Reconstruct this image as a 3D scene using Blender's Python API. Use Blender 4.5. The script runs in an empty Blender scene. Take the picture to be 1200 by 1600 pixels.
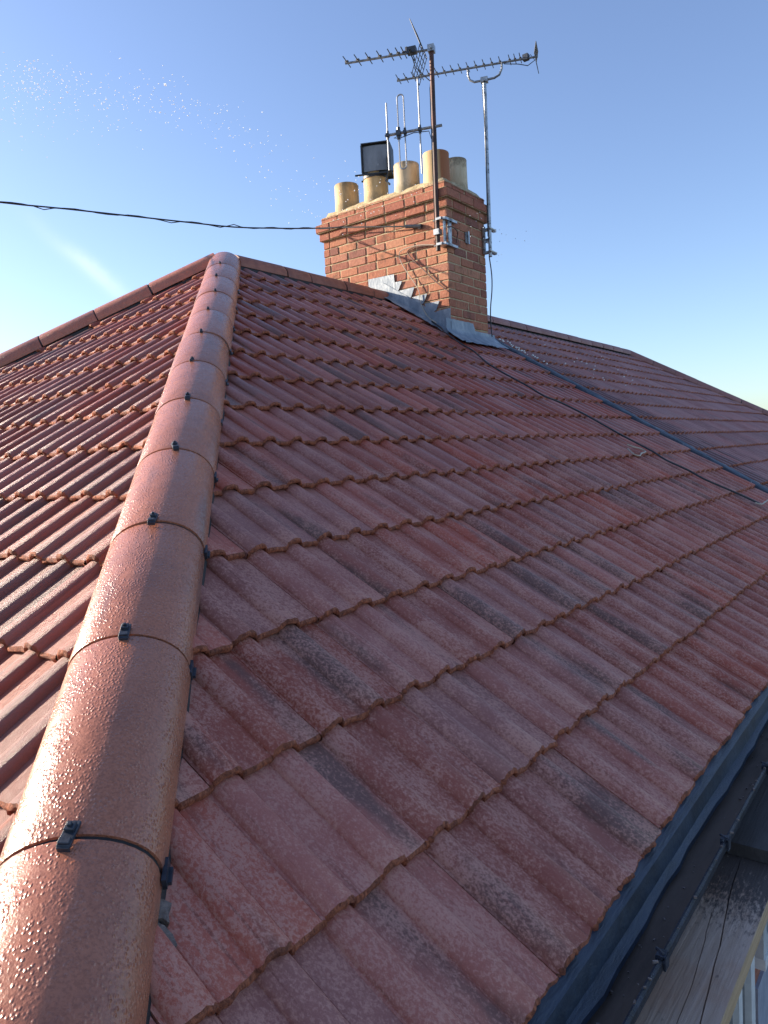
import bpy, bmesh, math, random
from mathutils import Vector, Matrix
random.seed(7)
S = bpy.context.scene
COL = S.collection

# ------------------------------------------------------------------ camera
CAM = Vector((-4.0802, -4.56745, -1.64745))
CR = Vector((0.603052, -0.796031, -0.051449))      # camera right
CD = Vector((-0.088951, -0.003005, -0.996032))     # camera down
CF = Vector((0.792727, 0.605249, -0.072612))       # camera forward
FPX = 1161.39
cam = bpy.data.cameras.new('camera')
camo = bpy.data.objects.new('camera', cam); COL.objects.link(camo)
M = Matrix.Identity(4)
for r in range(3):
    M[r][0], M[r][1], M[r][2], M[r][3] = CR[r], -CD[r], -CF[r], CAM[r]
camo.matrix_world = M
cam.sensor_fit = 'VERTICAL'; cam.sensor_height = 24.0; cam.lens = 24.0 * FPX / 1600.0
cam.clip_start = 0.02; cam.clip_end = 3000
S.camera = camo

# ------------------------------------------------------------------ sky and sun
SUN_EL = 19.0
SUN_AZ = (-0.36, 0.933)
W = bpy.data.worlds.new('World'); S.world = W; W.use_nodes = True
wn = W.node_tree; wn.nodes.clear()
wo = wn.nodes.new('ShaderNodeOutputWorld'); wb = wn.nodes.new('ShaderNodeBackground')
sk = wn.nodes.new('ShaderNodeTexSky'); sk.sky_type = 'NISHITA'; sk.sun_disc = False
sk.sun_elevation = math.radians(SUN_EL); sk.sun_rotation = math.atan2(SUN_AZ[0], SUN_AZ[1])
sk.altitude = 0; sk.air_density = 1.0; sk.dust_density = 0.75; sk.ozone_density = 3.6
wh = wn.nodes.new('ShaderNodeHueSaturation'); wh.inputs['Saturation'].default_value = 0.94; wh.inputs['Hue'].default_value = 0.508
wn.links.new(sk.outputs[0], wh.inputs['Color']); 
# one thin wisp of cirrus low on the left
def sky_dir(px, py): return (CF + CR * ((px - 600) / FPX) + CD * ((py - 800) / FPX)).normalized()
wc = sky_dir(150, 428); wt = (sky_dir(190, 462) - sky_dir(105, 392)).normalized(); wx = wc.cross(wt).normalized()
wg = wn.nodes.new('ShaderNodeTexCoord')
def wdot(v, k):
    a = wn.nodes.new('ShaderNodeVectorMath'); a.operation = 'DOT_PRODUCT'; wn.links.new(wg.outputs['Generated'], a.inputs[0]); a.inputs[1].default_value = v
    b = wn.nodes.new('ShaderNodeMath'); b.operation = 'MULTIPLY'; wn.links.new(a.outputs['Value'], b.inputs[0]); b.inputs[1].default_value = k; return b.outputs[0]
def wmath(op, a, b):
    n_ = wn.nodes.new('ShaderNodeMath'); n_.operation = op
    for i_, v_ in enumerate((a, b)):
        if isinstance(v_, float): n_.inputs[i_].default_value = v_
        else: wn.links.new(v_, n_.inputs[i_])
    return n_.outputs[0]
wnz = wn.nodes.new('ShaderNodeTexNoise'); wn.links.new(wg.outputs['Generated'], wnz.inputs['Vector']); wnz.inputs['Scale'].default_value = 22; wnz.inputs['Detail'].default_value = 5
ax_ = wdot(wt, 16.0); ay_ = wmath('ADD', wdot(wx, 105.0), wmath('MULTIPLY', wmath('SUBTRACT', wnz.outputs[0], 0.5), 1.6))
g_ = wmath('POWER', 2.718, wmath('MULTIPLY', wmath('ADD', wmath('MULTIPLY', ax_, ax_), wmath('MULTIPLY', ay_, ay_)), -1.0))
g_ = wmath('MULTIPLY', wmath('MULTIPLY', g_, wnz.outputs[0]), wmath('GREATER_THAN', wdot(wc, 1.0), 0.0))
wmx = wn.nodes.new('ShaderNodeMix'); wmx.data_type = 'RGBA'; wn.links.new(wmath('MULTIPLY', g_, 0.45), wmx.inputs[0]); wn.links.new(wh.outputs[0], wmx.inputs[6]); wmx.inputs[7].default_value = (5.2, 5.6, 6.0, 1)
wn.links.new(wmx.outputs[2], wb.inputs[0]); wb.inputs[1].default_value = 0.115
wn.links.new(wb.outputs[0], wo.inputs[0])
sund = Vector((SUN_AZ[0] * math.cos(math.radians(SUN_EL)), SUN_AZ[1] * math.cos(math.radians(SUN_EL)), math.sin(math.radians(SUN_EL)))).normalized()
sl = bpy.data.lights.new('sun', 'SUN'); sl.energy = 5.0; sl.angle = math.radians(0.5); sl.color = (1.0, 0.87, 0.70)
so = bpy.data.objects.new('sun', sl); COL.objects.link(so); so.rotation_euler = sund.to_track_quat('Z', 'Y').to_euler()
so.location = (-6, 12, 10)
S.view_settings.view_transform = 'Standard'; S.view_settings.look = 'None'
S.view_settings.exposure = 1.2; S.view_settings.gamma = 1.0; S.view_settings.use_curve_mapping = False

# ------------------------------------------------------------------ material helpers
class NT:
    def __init__(s, name):
        s.m = bpy.data.materials.new(name); s.m.use_nodes = True
        s.t = s.m.node_tree; s.b = s.t.nodes['Principled BSDF']
    def n(s, typ, **kw):
        nd = s.t.nodes.new('ShaderNode' + typ)
        for k, v in kw.items(): setattr(nd, k, v)
        return nd
    def l(s, a, b): s.t.links.new(a, b)
    def val(s, sock, v):
        if hasattr(v, 'is_output') or isinstance(v, bpy.types.NodeSocket): s.l(v, sock)
        else: sock.default_value = v
    def math(s, op, a, b=0.0, clamp=False):
        nd = s.n('Math', operation=op, use_clamp=clamp); s.val(nd.inputs[0], a); s.val(nd.inputs[1], b); return nd.outputs[0]
    def vmul(s, v, k):
        nd = s.n('VectorMath', operation='MULTIPLY'); s.val(nd.inputs[0], v); nd.inputs[1].default_value = k; return nd.outputs[0]
    def vadd(s, v, k):
        nd = s.n('VectorMath', operation='ADD'); s.val(nd.inputs[0], v); s.val(nd.inputs[1], k); return nd.outputs[0]
    def noise(s, vec, scale, detail=4, rough=0.55, dist=0.0):
        nd = s.n('TexNoise'); s.l(vec, nd.inputs['Vector']); nd.inputs['Scale'].default_value = scale
        nd.inputs['Detail'].default_value = detail; nd.inputs['Roughness'].default_value = rough; nd.inputs['Distortion'].default_value = dist
        return nd.outputs['Fac']
    def ramp(s, f, a, b, lo=0.0, hi=1.0):
        nd = s.n('MapRange', interpolation_type='SMOOTHSTEP'); s.val(nd.inputs[0], f)
        nd.inputs[1].default_value = a; nd.inputs[2].default_value = b; nd.inputs[3].default_value = lo; nd.inputs[4].default_value = hi
        return nd.outputs[0]
    def mix(s, f, a, b):
        nd = s.n('Mix', data_type='RGBA'); s.val(nd.inputs[0], f)
        for i, v in ((6, a), (7, b)):
            if isinstance(v, tuple): nd.inputs[i].default_value = (*v, 1.0)
            else: s.l(v, nd.inputs[i])
        return nd.outputs[2]
    def obj(s):
        return s.n('TexCoord').outputs['Object']
    def rnd(s):
        return s.n('ObjectInfo').outputs['Random']
    def rvec(s, r):
        nd = s.n('CombineXYZ'); s.l(s.math('MULTIPLY', r, 37.0), nd.inputs[0]); s.l(s.math('MULTIPLY', r, 91.0), nd.inputs[1]); s.l(s.math('MULTIPLY', r, 53.0), nd.inputs[2])
        return nd.outputs[0]
    def bump(s, h, strength, dist, prev=None):
        nd = s.n('Bump'); nd.inputs['Strength'].default_value = strength; nd.inputs['Distance'].default_value = dist
        s.l(h, nd.inputs['Height'])
        if prev is not None: s.l(prev, nd.inputs['Normal'])
        return nd.outputs[0]
    def done(s, color, rough, normal=None, metal=0.0, spec=0.5):
        if isinstance(color, tuple): s.b.inputs['Base Color'].default_value = (*color, 1)
        else: s.l(color, s.b.inputs['Base Color'])
        s.val(s.b.inputs['Roughness'], rough); s.b.inputs['Metallic'].default_value = metal
        s.b.inputs['Specular IOR Level'].default_value = spec
        if normal is not None: s.l(normal, s.b.inputs['Normal'])
        return s.m

def tile_material(name, base_a, base_b, dark, pale, dry_lo, dry_hi, wet_rough, dry_rough, streak_lo=0.55, pale_amt=0.62, grit=0.35, damp=False):
    t = NT(name); o = t.obj(); r = t.rnd(); v = t.vadd(o, t.rvec(r))
    pos = t.n('NewGeometry').outputs['Position']; sep = t.n('SeparateXYZ'); t.l(pos, sep.inputs[0])
    big = t.noise(pos, 1.3, 3)
    # how dry the tile is: runs from damp near the ridge to dry at the eave, broken up by noise
    dist = t.math('ADD', t.math('MULTIPLY', sep.outputs[1], -1.0), t.math('MULTIPLY', t.math('SUBTRACT', big, 0.5), 2.6))
    dry = t.ramp(dist, dry_lo, dry_hi)
    c = t.mix(t.noise(v, 9, 5, 0.6), base_a, base_b)
    tone = t.ramp(r, 0.0, 1.0, 0.0, 1.0)
    hs = t.n('HueSaturation'); t.l(c, hs.inputs['Color']); t.l(t.math('ADD', t.math('MULTIPLY', tone, 0.38), 0.80), hs.inputs['Value'])
    t.l(t.math('ADD', t.math('MULTIPLY', t.math('FRACT', t.math('MULTIPLY', r, 17.3)), 0.25), 0.85), hs.inputs['Saturation'])
    c = hs.outputs[0]
    # smoky charcoal bands running down the tile
    st = t.noise(t.vmul(v, (8.0, 1.1, 1.0)), 1.0, 2, 0.5)
    st2 = t.noise(v, 26, 5, 0.65)
    streak = t.ramp(t.math('ADD', st, t.math('MULTIPLY', t.math('SUBTRACT', st2, 0.5), 0.12)), streak_lo, streak_lo + 0.14, 0.0, 0.80)
    c = t.mix(streak, c, dark)
    # rain runs, thin darker lines down the slope
    ln = t.noise(t.vmul(v, (120.0, 2.5, 10.0)), 1.0, 3, 0.6)
    c = t.mix(t.ramp(ln, 0.58, 0.70, 0.0, 0.6), c, tuple(x * 0.5 for x in base_a))
    # pale limed speckle where the face is worn and dry
    sp = t.noise(t.vmul(v, (1.0, 0.7, 1.0)), 150, 8, 0.78, 0.3)
    sp_big = t.noise(v, 7, 3)
    pm = t.math('MULTIPLY', t.ramp(t.math('ADD', sp, t.math('MULTIPLY', t.math('SUBTRACT', sp_big, 0.5), 0.40)), 0.44, 0.60), t.math('ADD', t.math('MULTIPLY', dry, pale_amt), 0.08))
    c = t.mix(pm, c, pale)
    gr = t.noise(v, 420, 3, 0.7)
    gv = t.n('HueSaturation'); t.l(c, gv.inputs['Color']); t.l(t.math('ADD', t.math('MULTIPLY', gr, 0.5), 0.75), gv.inputs['Value']); c = gv.outputs[0]
    rg = t.math('ADD', t.math('MULTIPLY', dry, dry_rough - wet_rough), wet_rough)
    if damp:   # splashed wet runs beside the lead strip
        run = t.noise(t.vmul(pos, (9.0, 1.2, 1.2)), 1.0, 4, 0.7)
        wx_ = t.math('ADD', sep.outputs[0], t.math('ADD', t.math('MULTIPLY', t.math('SUBTRACT', run, 0.5), 2.6), t.math('MULTIPLY', sep.outputs[1], 0.12)))
        wet = t.math('MULTIPLY', t.ramp(wx_, 3.35, 3.75, 1.0, 0.0), t.ramp(sep.outputs[1], -1.5, -0.6, 1.0, 0.35))
        c = t.mix(t.math('MULTIPLY', wet, 0.75), c, (0.10, 0.030, 0.022)); rg = t.math('SUBTRACT', rg, t.math('MULTIPLY', wet, 0.25))
    rg = t.math('ADD', rg, t.math('MULTIPLY', t.math('SUBTRACT', st2, 0.5), 0.2))
    nb = t.bump(gr, grit, 0.002 + grit * 0.004)
    nb = t.bump(t.noise(t.vmul(v, (60.0, 6.0, 10.0)), 1.0, 3), 0.35, 0.004, nb)
    nb = t.bump(t.noise(v, 14, 2), 0.35, 0.012, nb)
    return t.done(c, rg, nb, spec=0.5)

def grain_mat(name, a, b, scale, rough, bump=0.4, bdist=0.004, metal=0.0, stretch=(1, 1, 1), lo=0.35, hi=0.65, extra=None, per_obj=0.0):
    t = NT(name); o = t.obj(); r = t.rnd(); v = t.vmul(t.vadd(o, t.rvec(r)), stretch)
    f = t.noise(v, scale, 6, 0.65); c = t.mix(t.ramp(f, lo, hi), a, b)
    if extra:
        col, sc, e0, e1, amt = extra
        c = t.mix(t.ramp(t.noise(v, sc, 5, 0.7), e0, e1, 0.0, amt), c, col)
    if per_obj:
        hs = t.n('HueSaturation'); t.l(c, hs.inputs['Color']); t.l(t.math('ADD', t.math('MULTIPLY', r, per_obj), 1.0 - per_obj / 2), hs.inputs['Value']); c = hs.outputs[0]
    nb = t.bump(t.noise(v, scale * 4, 5, 0.65), bump, bdist)
    return t.done(c, rough, nb, metal)

M_TILE = tile_material('roof_tile_red', (0.325, 0.080, 0.052), (0.385, 0.112, 0.078), (0.112, 0.064, 0.052), (0.56, 0.270, 0.205), 1.5, 3.2, 0.31, 0.58)
M_TILE_WET = tile_material('roof_tile_red_wet', (0.265, 0.070, 0.045), (0.325, 0.100, 0.070), (0.11, 0.066, 0.060), (0.40, 0.19, 0.15), 4.2, 6.0, 0.37, 0.5, 0.58, 0.5, 0.7)
M_TILE_NB = tile_material('roof_tile_dusty', (0.31, 0.130, 0.112), (0.37, 0.165, 0.145), (0.17, 0.070, 0.060), (0.44, 0.235, 0.21), 0.0, 1.0, 0.50, 0.62, 0.63, 0.5, damp=True)
def edge_mat():
    t = NT('raw_tile_edge'); o = t.obj(); v = t.vadd(o, t.rvec(t.rnd()))
    f = t.noise(t.vmul(v, (1.0, 0.5, 0.5)), 110, 6, 0.8, 0.5); g = t.noise(v, 26, 4)
    c = t.mix(t.ramp(f, 0.36, 0.66), (0.185, 0.046, 0.022), (0.58, 0.180, 0.082))
    c = t.mix(t.ramp(g, 0.48, 0.68, 0, 0.55), c, (0.12, 0.042, 0.026))
    nb = t.bump(f, 1.0, 0.012)
    return t.done(c, 0.8, nb)
M_EDGE = edge_mat()

def hip_mat(name, a, b):
    t = NT(name); o = t.obj(); r = t.rnd(); v = t.vadd(o, t.rvec(r))
    c = t.mix(t.noise(v, 6, 5, 0.6), a, b)
    st = t.noise(t.vmul(v, (7.0, 1.2, 7.0)), 1.0, 3, 0.55)
    c = t.mix(t.ramp(st, 0.55, 0.70, 0, 0.6), c, (0.115, 0.085, 0.088))
    vo = t.n('TexVoronoi', feature='SMOOTH_F1'); t.l(t.vmul(v, (1.0, 0.8, 1.0)), vo.inputs['Vector']); vo.inputs['Scale'].default_value = 165
    vo.inputs['Smoothness'].default_value = 0.35; vo.inputs['Randomness'].default_value = 1.0
    bead = t.ramp(vo.outputs['Distance'], 0.05, 0.55, 1.0, 0.0)
    n1 = t.noise(v, 190, 4, 0.7)
    sel = t.ramp(t.noise(v, 22, 3), 0.30, 0.60)
    h = t.math('ADD', t.math('MULTIPLY', t.math('MULTIPLY', bead, sel), 1.0), t.math('MULTIPLY', n1, 0.6))
    c = t.mix(t.ramp(n1, 0.42, 0.64, 0.0, 0.5), c, tuple(x * 0.5 for x in a))
    c = t.mix(t.ramp(t.noise(v, 3.5, 5, 0.7), 0.48, 0.66, 0.0, 0.45), c, tuple(x * y for x, y in zip(a, (0.55, 0.62, 0.75))))
    hv = t.n('HueSaturation'); t.l(c, hv.inputs['Color']); t.l(t.math('ADD', t.math('MULTIPLY', r, 0.25), 0.86), hv.inputs['Value']); c = hv.outputs[0]
    nb = t.bump(h, 0.6, 0.0024)
    nb = t.bump(t.noise(v, 12, 2), 0.3, 0.01, nb)
    rg = t.math('ADD', t.math('MULTIPLY', sel, -0.10), 0.34)
    return t.done(c, rg, nb, spec=0.6)
M_HIP = hip_mat('wet_hip_tile', (0.39, 0.130, 0.070), (0.46, 0.180, 0.105))
M_RIDGE = grain_mat('ridge_tile_orange', (0.25, 0.082, 0.050), (0.33, 0.115, 0.070), 14, 0.55, 0.4, 0.004, per_obj=0.2)
M_RIDGE_NB = grain_mat('ridge_tile_dusty', (0.25, 0.10, 0.085), (0.30, 0.135, 0.115), 12, 0.6, 0.4, 0.004, per_obj=0.2)
M_BLACK = grain_mat('black_plastic', (0.018, 0.022, 0.032), (0.035, 0.042, 0.058), 40, 0.38, 0.3, 0.002)
M_UNDER = grain_mat('dark_underlay', (0.02, 0.02, 0.022), (0.035, 0.03, 0.03), 20, 0.8)
M_FELT = grain_mat('blue_black_eaves_felt', (0.014, 0.021, 0.034), (0.026, 0.040, 0.064), 9, 0.42, 0.5, 0.004, stretch=(1, 6, 1))
M_LEAD = grain_mat('lead_sheet', (0.17, 0.205, 0.25), (0.29, 0.325, 0.36), 9, 0.5, 0.5, 0.006, metal=0.2, extra=((0.50, 0.52, 0.53), 9, 0.52, 0.75, 0.55), stretch=(1, 1, 0.6))
M_LEADD = grain_mat('dark_lead_strip', (0.035, 0.046, 0.065), (0.085, 0.105, 0.135), 8, 0.7, 0.5, 0.006, metal=0.0, extra=((0.55, 0.58, 0.6), 22, 0.62, 0.7, 0.5))
M_MORTAR = grain_mat('sandy_mortar', (0.40, 0.30, 0.175), (0.54, 0.43, 0.27), 40, 0.9, 0.8, 0.006)
M_FLAUNCH = grain_mat('weathered_flaunching', (0.34, 0.26, 0.14), (0.56, 0.44, 0.26), 14, 0.92, 0.9, 0.012, extra=((0.16, 0.13, 0.08), 9, 0.55, 0.7, 0.6))
def brick_mat(name, cols, soot=0.55):
    t = NT(name); o = t.n('TexCoord').outputs['Generated']; r = t.rnd()
    pos = t.n('NewGeometry').outputs['Position']
    cr = t.n('ValToRGB'); cr.color_ramp.interpolation = 'CONSTANT'; els = cr.color_ramp.elements
    while len(els) < len(cols): els.new(0.5)
    for i, c in enumerate(cols): els[i].position = i / len(cols); els[i].color = (*c, 1)
    t.l(r, cr.inputs[0]); c = cr.outputs[0]
    f = t.noise(pos, 38, 6, 0.7)
    hs = t.n('HueSaturation'); t.l(c, hs.inputs['Color']); t.l(t.math('ADD', t.math('MULTIPLY', f, 0.9), 0.55), hs.inputs['Value']); c = hs.outputs[0]
    c = t.mix(t.ramp(t.noise(pos, 7, 5, 0.65), 0.53, 0.70, 0.0, soot), c, (0.085, 0.052, 0.038))
    c = t.mix(t.ramp(t.noise(pos, 55, 4, 0.6), 0.60, 0.70, 0.0, 0.6), c, (0.55, 0.40, 0.25))
    nb = t.bump(f, 0.7, 0.008); nb = t.bump(t.noise(pos, 240, 4, 0.7), 0.5, 0.003, nb)
    return t.done(c, 0.88, nb, spec=0.25)
M_BRICK = brick_mat('chimney_brick', [(0.40, 0.165, 0.100), (0.36, 0.135, 0.082), (0.45, 0.205, 0.125), (0.30, 0.115, 0.080), (0.39, 0.155, 0.095), (0.43, 0.180, 0.105), (0.25, 0.105, 0.080), (0.38, 0.165, 0.110)])
M_BRICKOV = brick_mat('chimney_corbel_brick', [(0.35, 0.130, 0.085), (0.38, 0.148, 0.095), (0.33, 0.118, 0.080)], 0.25)
M_WALLBRICK = grain_mat('house_wall_brick', (0.24, 0.085, 0.05), (0.34, 0.13, 0.08), 12, 0.9, 0.6, 0.006, stretch=(1, 1, 3))
def clay(name, a, b, stain):
    t = NT(name); pos = t.n('NewGeometry').outputs['Position']; v = t.vadd(t.vmul(pos, (1, 1, 0.3)), t.rvec(t.rnd()))
    f = t.noise(v, 9, 5, 0.65); c = t.mix(t.ramp(f, 0.35, 0.65), a, b)
    c = t.mix(t.ramp(t.noise(v, 6, 5, 0.7), 0.52, 0.72, 0, 0.7), c, stain)
    sep = t.n('SeparateXYZ'); t.l(pos, sep.inputs[0])
    rim = t.math('ADD', sep.outputs[2], t.math('MULTIPLY', t.math('SUBTRACT', t.noise(pos, 24, 5, 0.7), 0.5), 0.22))
    c = t.mix(t.ramp(rim, 1.16, 1.29, 0, 0.75), c, (0.11, 0.075, 0.045))        # soot round the mouth
    c = t.mix(t.ramp(rim, 1.06, 0.97, 0, 0.6), c, (0.22, 0.17, 0.10))           # splashed mortar and dirt at the foot
    return t.done(c, 0.78, t.bump(t.noise(v, 60, 4), 0.5, 0.004))
M_POT = clay('buff_clay_pot', (0.52, 0.34, 0.155), (0.64, 0.45, 0.23), (0.30, 0.19, 0.09))
M_POTC = clay('cream_clay_pot', (0.54, 0.42, 0.27), (0.66, 0.54, 0.37), (0.34, 0.25, 0.16))
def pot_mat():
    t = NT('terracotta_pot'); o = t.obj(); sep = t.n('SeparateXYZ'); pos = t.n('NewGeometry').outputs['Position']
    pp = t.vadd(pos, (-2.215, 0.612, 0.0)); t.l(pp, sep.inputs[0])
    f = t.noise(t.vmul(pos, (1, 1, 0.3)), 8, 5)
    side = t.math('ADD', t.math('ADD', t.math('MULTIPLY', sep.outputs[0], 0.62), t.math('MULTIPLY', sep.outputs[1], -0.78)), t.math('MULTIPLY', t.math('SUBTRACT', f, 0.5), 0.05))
    c = t.mix(t.ramp(side, 0.0, 0.035), (0.58, 0.40, 0.20), (0.36, 0.125, 0.045))   # sunlit left half painted buff, shaded right half painted deeper terracotta
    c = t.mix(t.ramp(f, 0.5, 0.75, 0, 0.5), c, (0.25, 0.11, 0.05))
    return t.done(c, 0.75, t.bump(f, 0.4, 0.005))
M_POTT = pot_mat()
M_SOOT = grain_mat('soot', (0.01, 0.009, 0.008), (0.03, 0.025, 0.02), 20, 0.95)
M_GALV = grain_mat('dull_galvanised_steel', (0.30, 0.31, 0.32), (0.46, 0.47, 0.48), 25, 0.38, 0.3, 0.002, metal=0.7, extra=((0.05, 0.045, 0.045), 14, 0.52, 0.64, 0.85))
M_ALU = grain_mat('weathered_aluminium', (0.30, 0.31, 0.33), (0.40, 0.40, 0.42), 30, 0.55, 0.2, 0.001, metal=0.6)
M_ALUD = grain_mat('dirty_aluminium', (0.16, 0.165, 0.18), (0.34, 0.35, 0.37), 30, 0.45, 0.3, 0.002, metal=0.6)
M_RUST = grain_mat('rusty_mast', (0.035, 0.020, 0.018), (0.115, 0.045, 0.034), 16, 0.6, 0.5, 0.003, metal=0.2, stretch=(1, 1, 0.3), extra=((0.45, 0.44, 0.43), 10, 0.60, 0.68, 0.8))
M_CABLE = grain_mat('black_cable', (0.012, 0.014, 0.018), (0.03, 0.034, 0.04), 60, 0.5)
M_CABLEB = grain_mat('brown_cable', (0.10, 0.045, 0.03), (0.15, 0.065, 0.045), 60, 0.5)
M_CABLEW = grain_mat('off_white_cable', (0.36, 0.30, 0.23), (0.46, 0.40, 0.32), 60, 0.5)
M_COWL = grain_mat('dark_cowl_metal', (0.022, 0.024, 0.028), (0.045, 0.047, 0.052), 20, 0.5, metal=0.2)
M_COWLP = grain_mat('grey_cowl_panel', (0.17, 0.175, 0.19), (0.24, 0.245, 0.26), 10, 0.45, 0.3, 0.003, metal=0.2, extra=((0.5, 0.5, 0.52), 18, 0.62, 0.72, 0.5), stretch=(1, 1, 0.4))
M_WHITE = grain_mat('white_paint', (0.58, 0.58, 0.57), (0.70, 0.70, 0.68), 10, 0.45, 0.2, 0.002, extra=((0.45, 0.43, 0.40), 6, 0.58, 0.75, 0.5))
M_GREYP = grain_mat('grey_frame_paint', (0.38, 0.39, 0.39), (0.48, 0.49, 0.49), 10, 0.5)
M_GLASS = grain_mat('window_glass', (0.03, 0.04, 0.055), (0.05, 0.06, 0.075), 3, 0.06, 0.05, 0.002)
M_RENDER = grain_mat('grey_blue_render', (0.22, 0.24, 0.29), (0.30, 0.32, 0.38), 8, 0.85, 0.7, 0.006)
M_GUTTER = grain_mat('navy_black_gutter', (0.007, 0.009, 0.016), (0.018, 0.024, 0.042), 26, 0.6, 0.8, 0.004, extra=((0.28, 0.31, 0.36), 95, 0.63, 0.70, 0.7))
M_SILT = grain_mat('brown_gutter_silt', (0.060, 0.038, 0.027), (0.105, 0.070, 0.050), 6, 0.75, 0.3, 0.004, stretch=(0.5, 2, 1))
M_GROUND = grain_mat('paving_and_grass', (0.10, 0.10, 0.09), (0.16, 0.155, 0.145), 0.6, 0.95, 0.5, 0.02, extra=((0.06, 0.085, 0.03), 0.05, 0.48, 0.56, 1.0))
def wood_mat(name, a, b, wet):
    t = NT(name); o = t.obj(); v = t.vadd(o, t.rvec(t.rnd()))
    g = t.noise(t.vmul(v, (3.0, 70.0, 30.0)), 1.0, 6, 0.65, 0.4)
    c = t.mix(t.ramp(g, 0.30, 0.70), a, b)
    big = t.noise(v, 5, 4, 0.6)
    c = t.mix(t.ramp(big, 0.42, 0.68, 0, 0.55), c, tuple(x * y for x, y in zip(a, (1.0, 0.78, 0.66))))
    kn = t.noise(t.vmul(v, (20.0, 40.0, 1.0)), 1.0, 2)
    c = t.mix(t.ramp(kn, 0.68, 0.76, 0, 0.8), c, (0.035, 0.028, 0.026))
    sep = t.n('SeparateXYZ'); t.l(o, sep.inputs[0])
    # black mould speckle creeping in from the far end of the board
    md = t.math('ADD', t.math('MULTIPLY', t.noise(t.vmul(v, (40.0, 120.0, 1.0)), 1.0, 4, 0.7), 0.9), t.ramp(sep.outputs[0], wet[0], wet[1], -0.45, 0.25))
    c = t.mix(t.ramp(md, 0.36, 0.62, 0, 0.85), c, (0.028, 0.026, 0.028))
    nb = t.bump(g, 0.6, 0.004)
    return t.done(c, 0.7, nb, spec=0.35)
M_WOOD = wood_mat('grey_scaffold_board', (0.42, 0.285, 0.205), (0.54, 0.39, 0.30), (0.95, 1.7))
M_WOODD = wood_mat('dark_wet_board', (0.050, 0.044, 0.043), (0.075, 0.066, 0.064), (9, 10))
M_WOODE = grain_mat('raw_yellow_board_edge', (0.34, 0.235, 0.135), (0.44, 0.32, 0.20), 20, 0.8, stretch=(0.2, 1, 4))
def drop_mat():
    t = NT('water_drop'); a = t.n('BsdfDiffuse'); b = t.n('BsdfTranslucent'); mx = t.n('MixShader')
    for q in (a, b): q.inputs[0].default_value = (0.95, 0.97, 1.0, 1)
    mx.inputs[0].default_value = 0.55; t.l(a.outputs[0], mx.inputs[1]); t.l(b.outputs[0], mx.inputs[2]); t.l(mx.outputs[0], t.t.nodes['Material Output'].inputs[0]); return t.m
M_DROP = drop_mat()
M_SMEAR = grain_mat('old_mortar_smear', (0.13, 0.095, 0.08), (0.25, 0.20, 0.175), 60, 0.9, 0.8, 0.004)
M_CHIP = grain_mat('pale_flake', (0.72, 0.70, 0.68), (0.85, 0.84, 0.82), 30, 0.7)

# ------------------------------------------------------------------ mesh helpers
class MB:
    def __init__(s): s.v = []; s.f = []; s.mi = []
    def add(s, vs, fs, mi=0):
        k = len(s.v); s.v += [tuple(v) for v in vs]; s.f += [tuple(i + k for i in f) for f in fs]; s.mi += [mi] * len(fs)
    def box(s, c, size, rot=None, mi=0, bev=0.0):
        hx, hy, hz = size[0] / 2, size[1] / 2, size[2] / 2; c = Vector(c)
        P = [Vector((x * hx, y * hy, z * hz)) for x in (-1, 1) for y in (-1, 1) for z in (-1, 1)]
        if rot is not None: P = [rot @ p for p in P]
        s.add([p + c for p in P], [(0, 1, 3, 2), (4, 6, 7, 5), (0, 4, 5, 1), (2, 3, 7, 6), (0, 2, 6, 4), (1, 5, 7, 3)], mi)
    def tube(s, pts, r, n=8, mi=0, caps=True, r2=None):
        pts = [Vector(p) for p in pts]; k = len(s.v); m = len(pts)
        up = None; rings = []
        for i, p in enumerate(pts):
            d = (pts[min(i + 1, m - 1)] - pts[max(i - 1, 0)]).normalized()
            if up is None: up = d.orthogonal().normalized()
            up = (up - d * up.dot(d)).normalized(); sd = d.cross(up)
            rr = r if r2 is None else r + (r2 - r) * i / (m - 1)
            rings.append([p + (up * math.cos(2 * math.pi * j / n) + sd * math.sin(2 * math.pi * j / n)) * rr for j in range(n)])
        vs = [q for rg in rings for q in rg]
        fs = [(i * n + j, i * n + (j + 1) % n, (i + 1) * n + (j + 1) % n, (i + 1) * n + j) for i in range(m - 1) for j in range(n)]
        if caps: fs += [tuple(reversed(range(n))), tuple(range((m - 1) * n, m * n))]
        s.add(vs, fs, mi)
    def prism(s, poly, ext, mi=0):
        ext = Vector(ext); n = len(poly); a = [Vector(p) for p in poly]; b = [p + ext for p in a]
        s.add(a + b, [tuple(range(n)), tuple(reversed(range(n, 2 * n)))] + [(i, i + n, (i + 1) % n + n, (i + 1) % n) for i in range(n)], mi)
    def lathe(s, prof, c, n=28, mi=0):
        c = Vector(c); m = len(prof)
        vs = [c + Vector((r * math.cos(2 * math.pi * j / n), r * math.sin(2 * math.pi * j / n), z)) for r, z in prof for j in range(n)]
        s.add(vs, [(i * n + j, i * n + (j + 1) % n, (i + 1) * n + (j + 1) % n, (i + 1) * n + j) for i in range(m - 1) for j in range(n)], mi)
    def mesh(s, name, mats, smooth=False):
        me = bpy.data.meshes.new(name); me.from_pydata(s.v, [], s.f)
        for m in (mats if isinstance(mats, (list, tuple)) else [mats]): me.materials.append(m)
        me.polygons.foreach_set('material_index', s.mi)
        bm = bmesh.new(); bm.from_mesh(me); bmesh.ops.recalc_face_normals(bm, faces=bm.faces); bm.to_mesh(me); bm.free()
        if smooth: smooth_mesh(me)
        return me
def smooth_mesh(me, ang=40):
    me.polygons.foreach_set('use_smooth', [True] * len(me.polygons))
    me.set_sharp_from_angle(angle=math.radians(ang))
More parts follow.
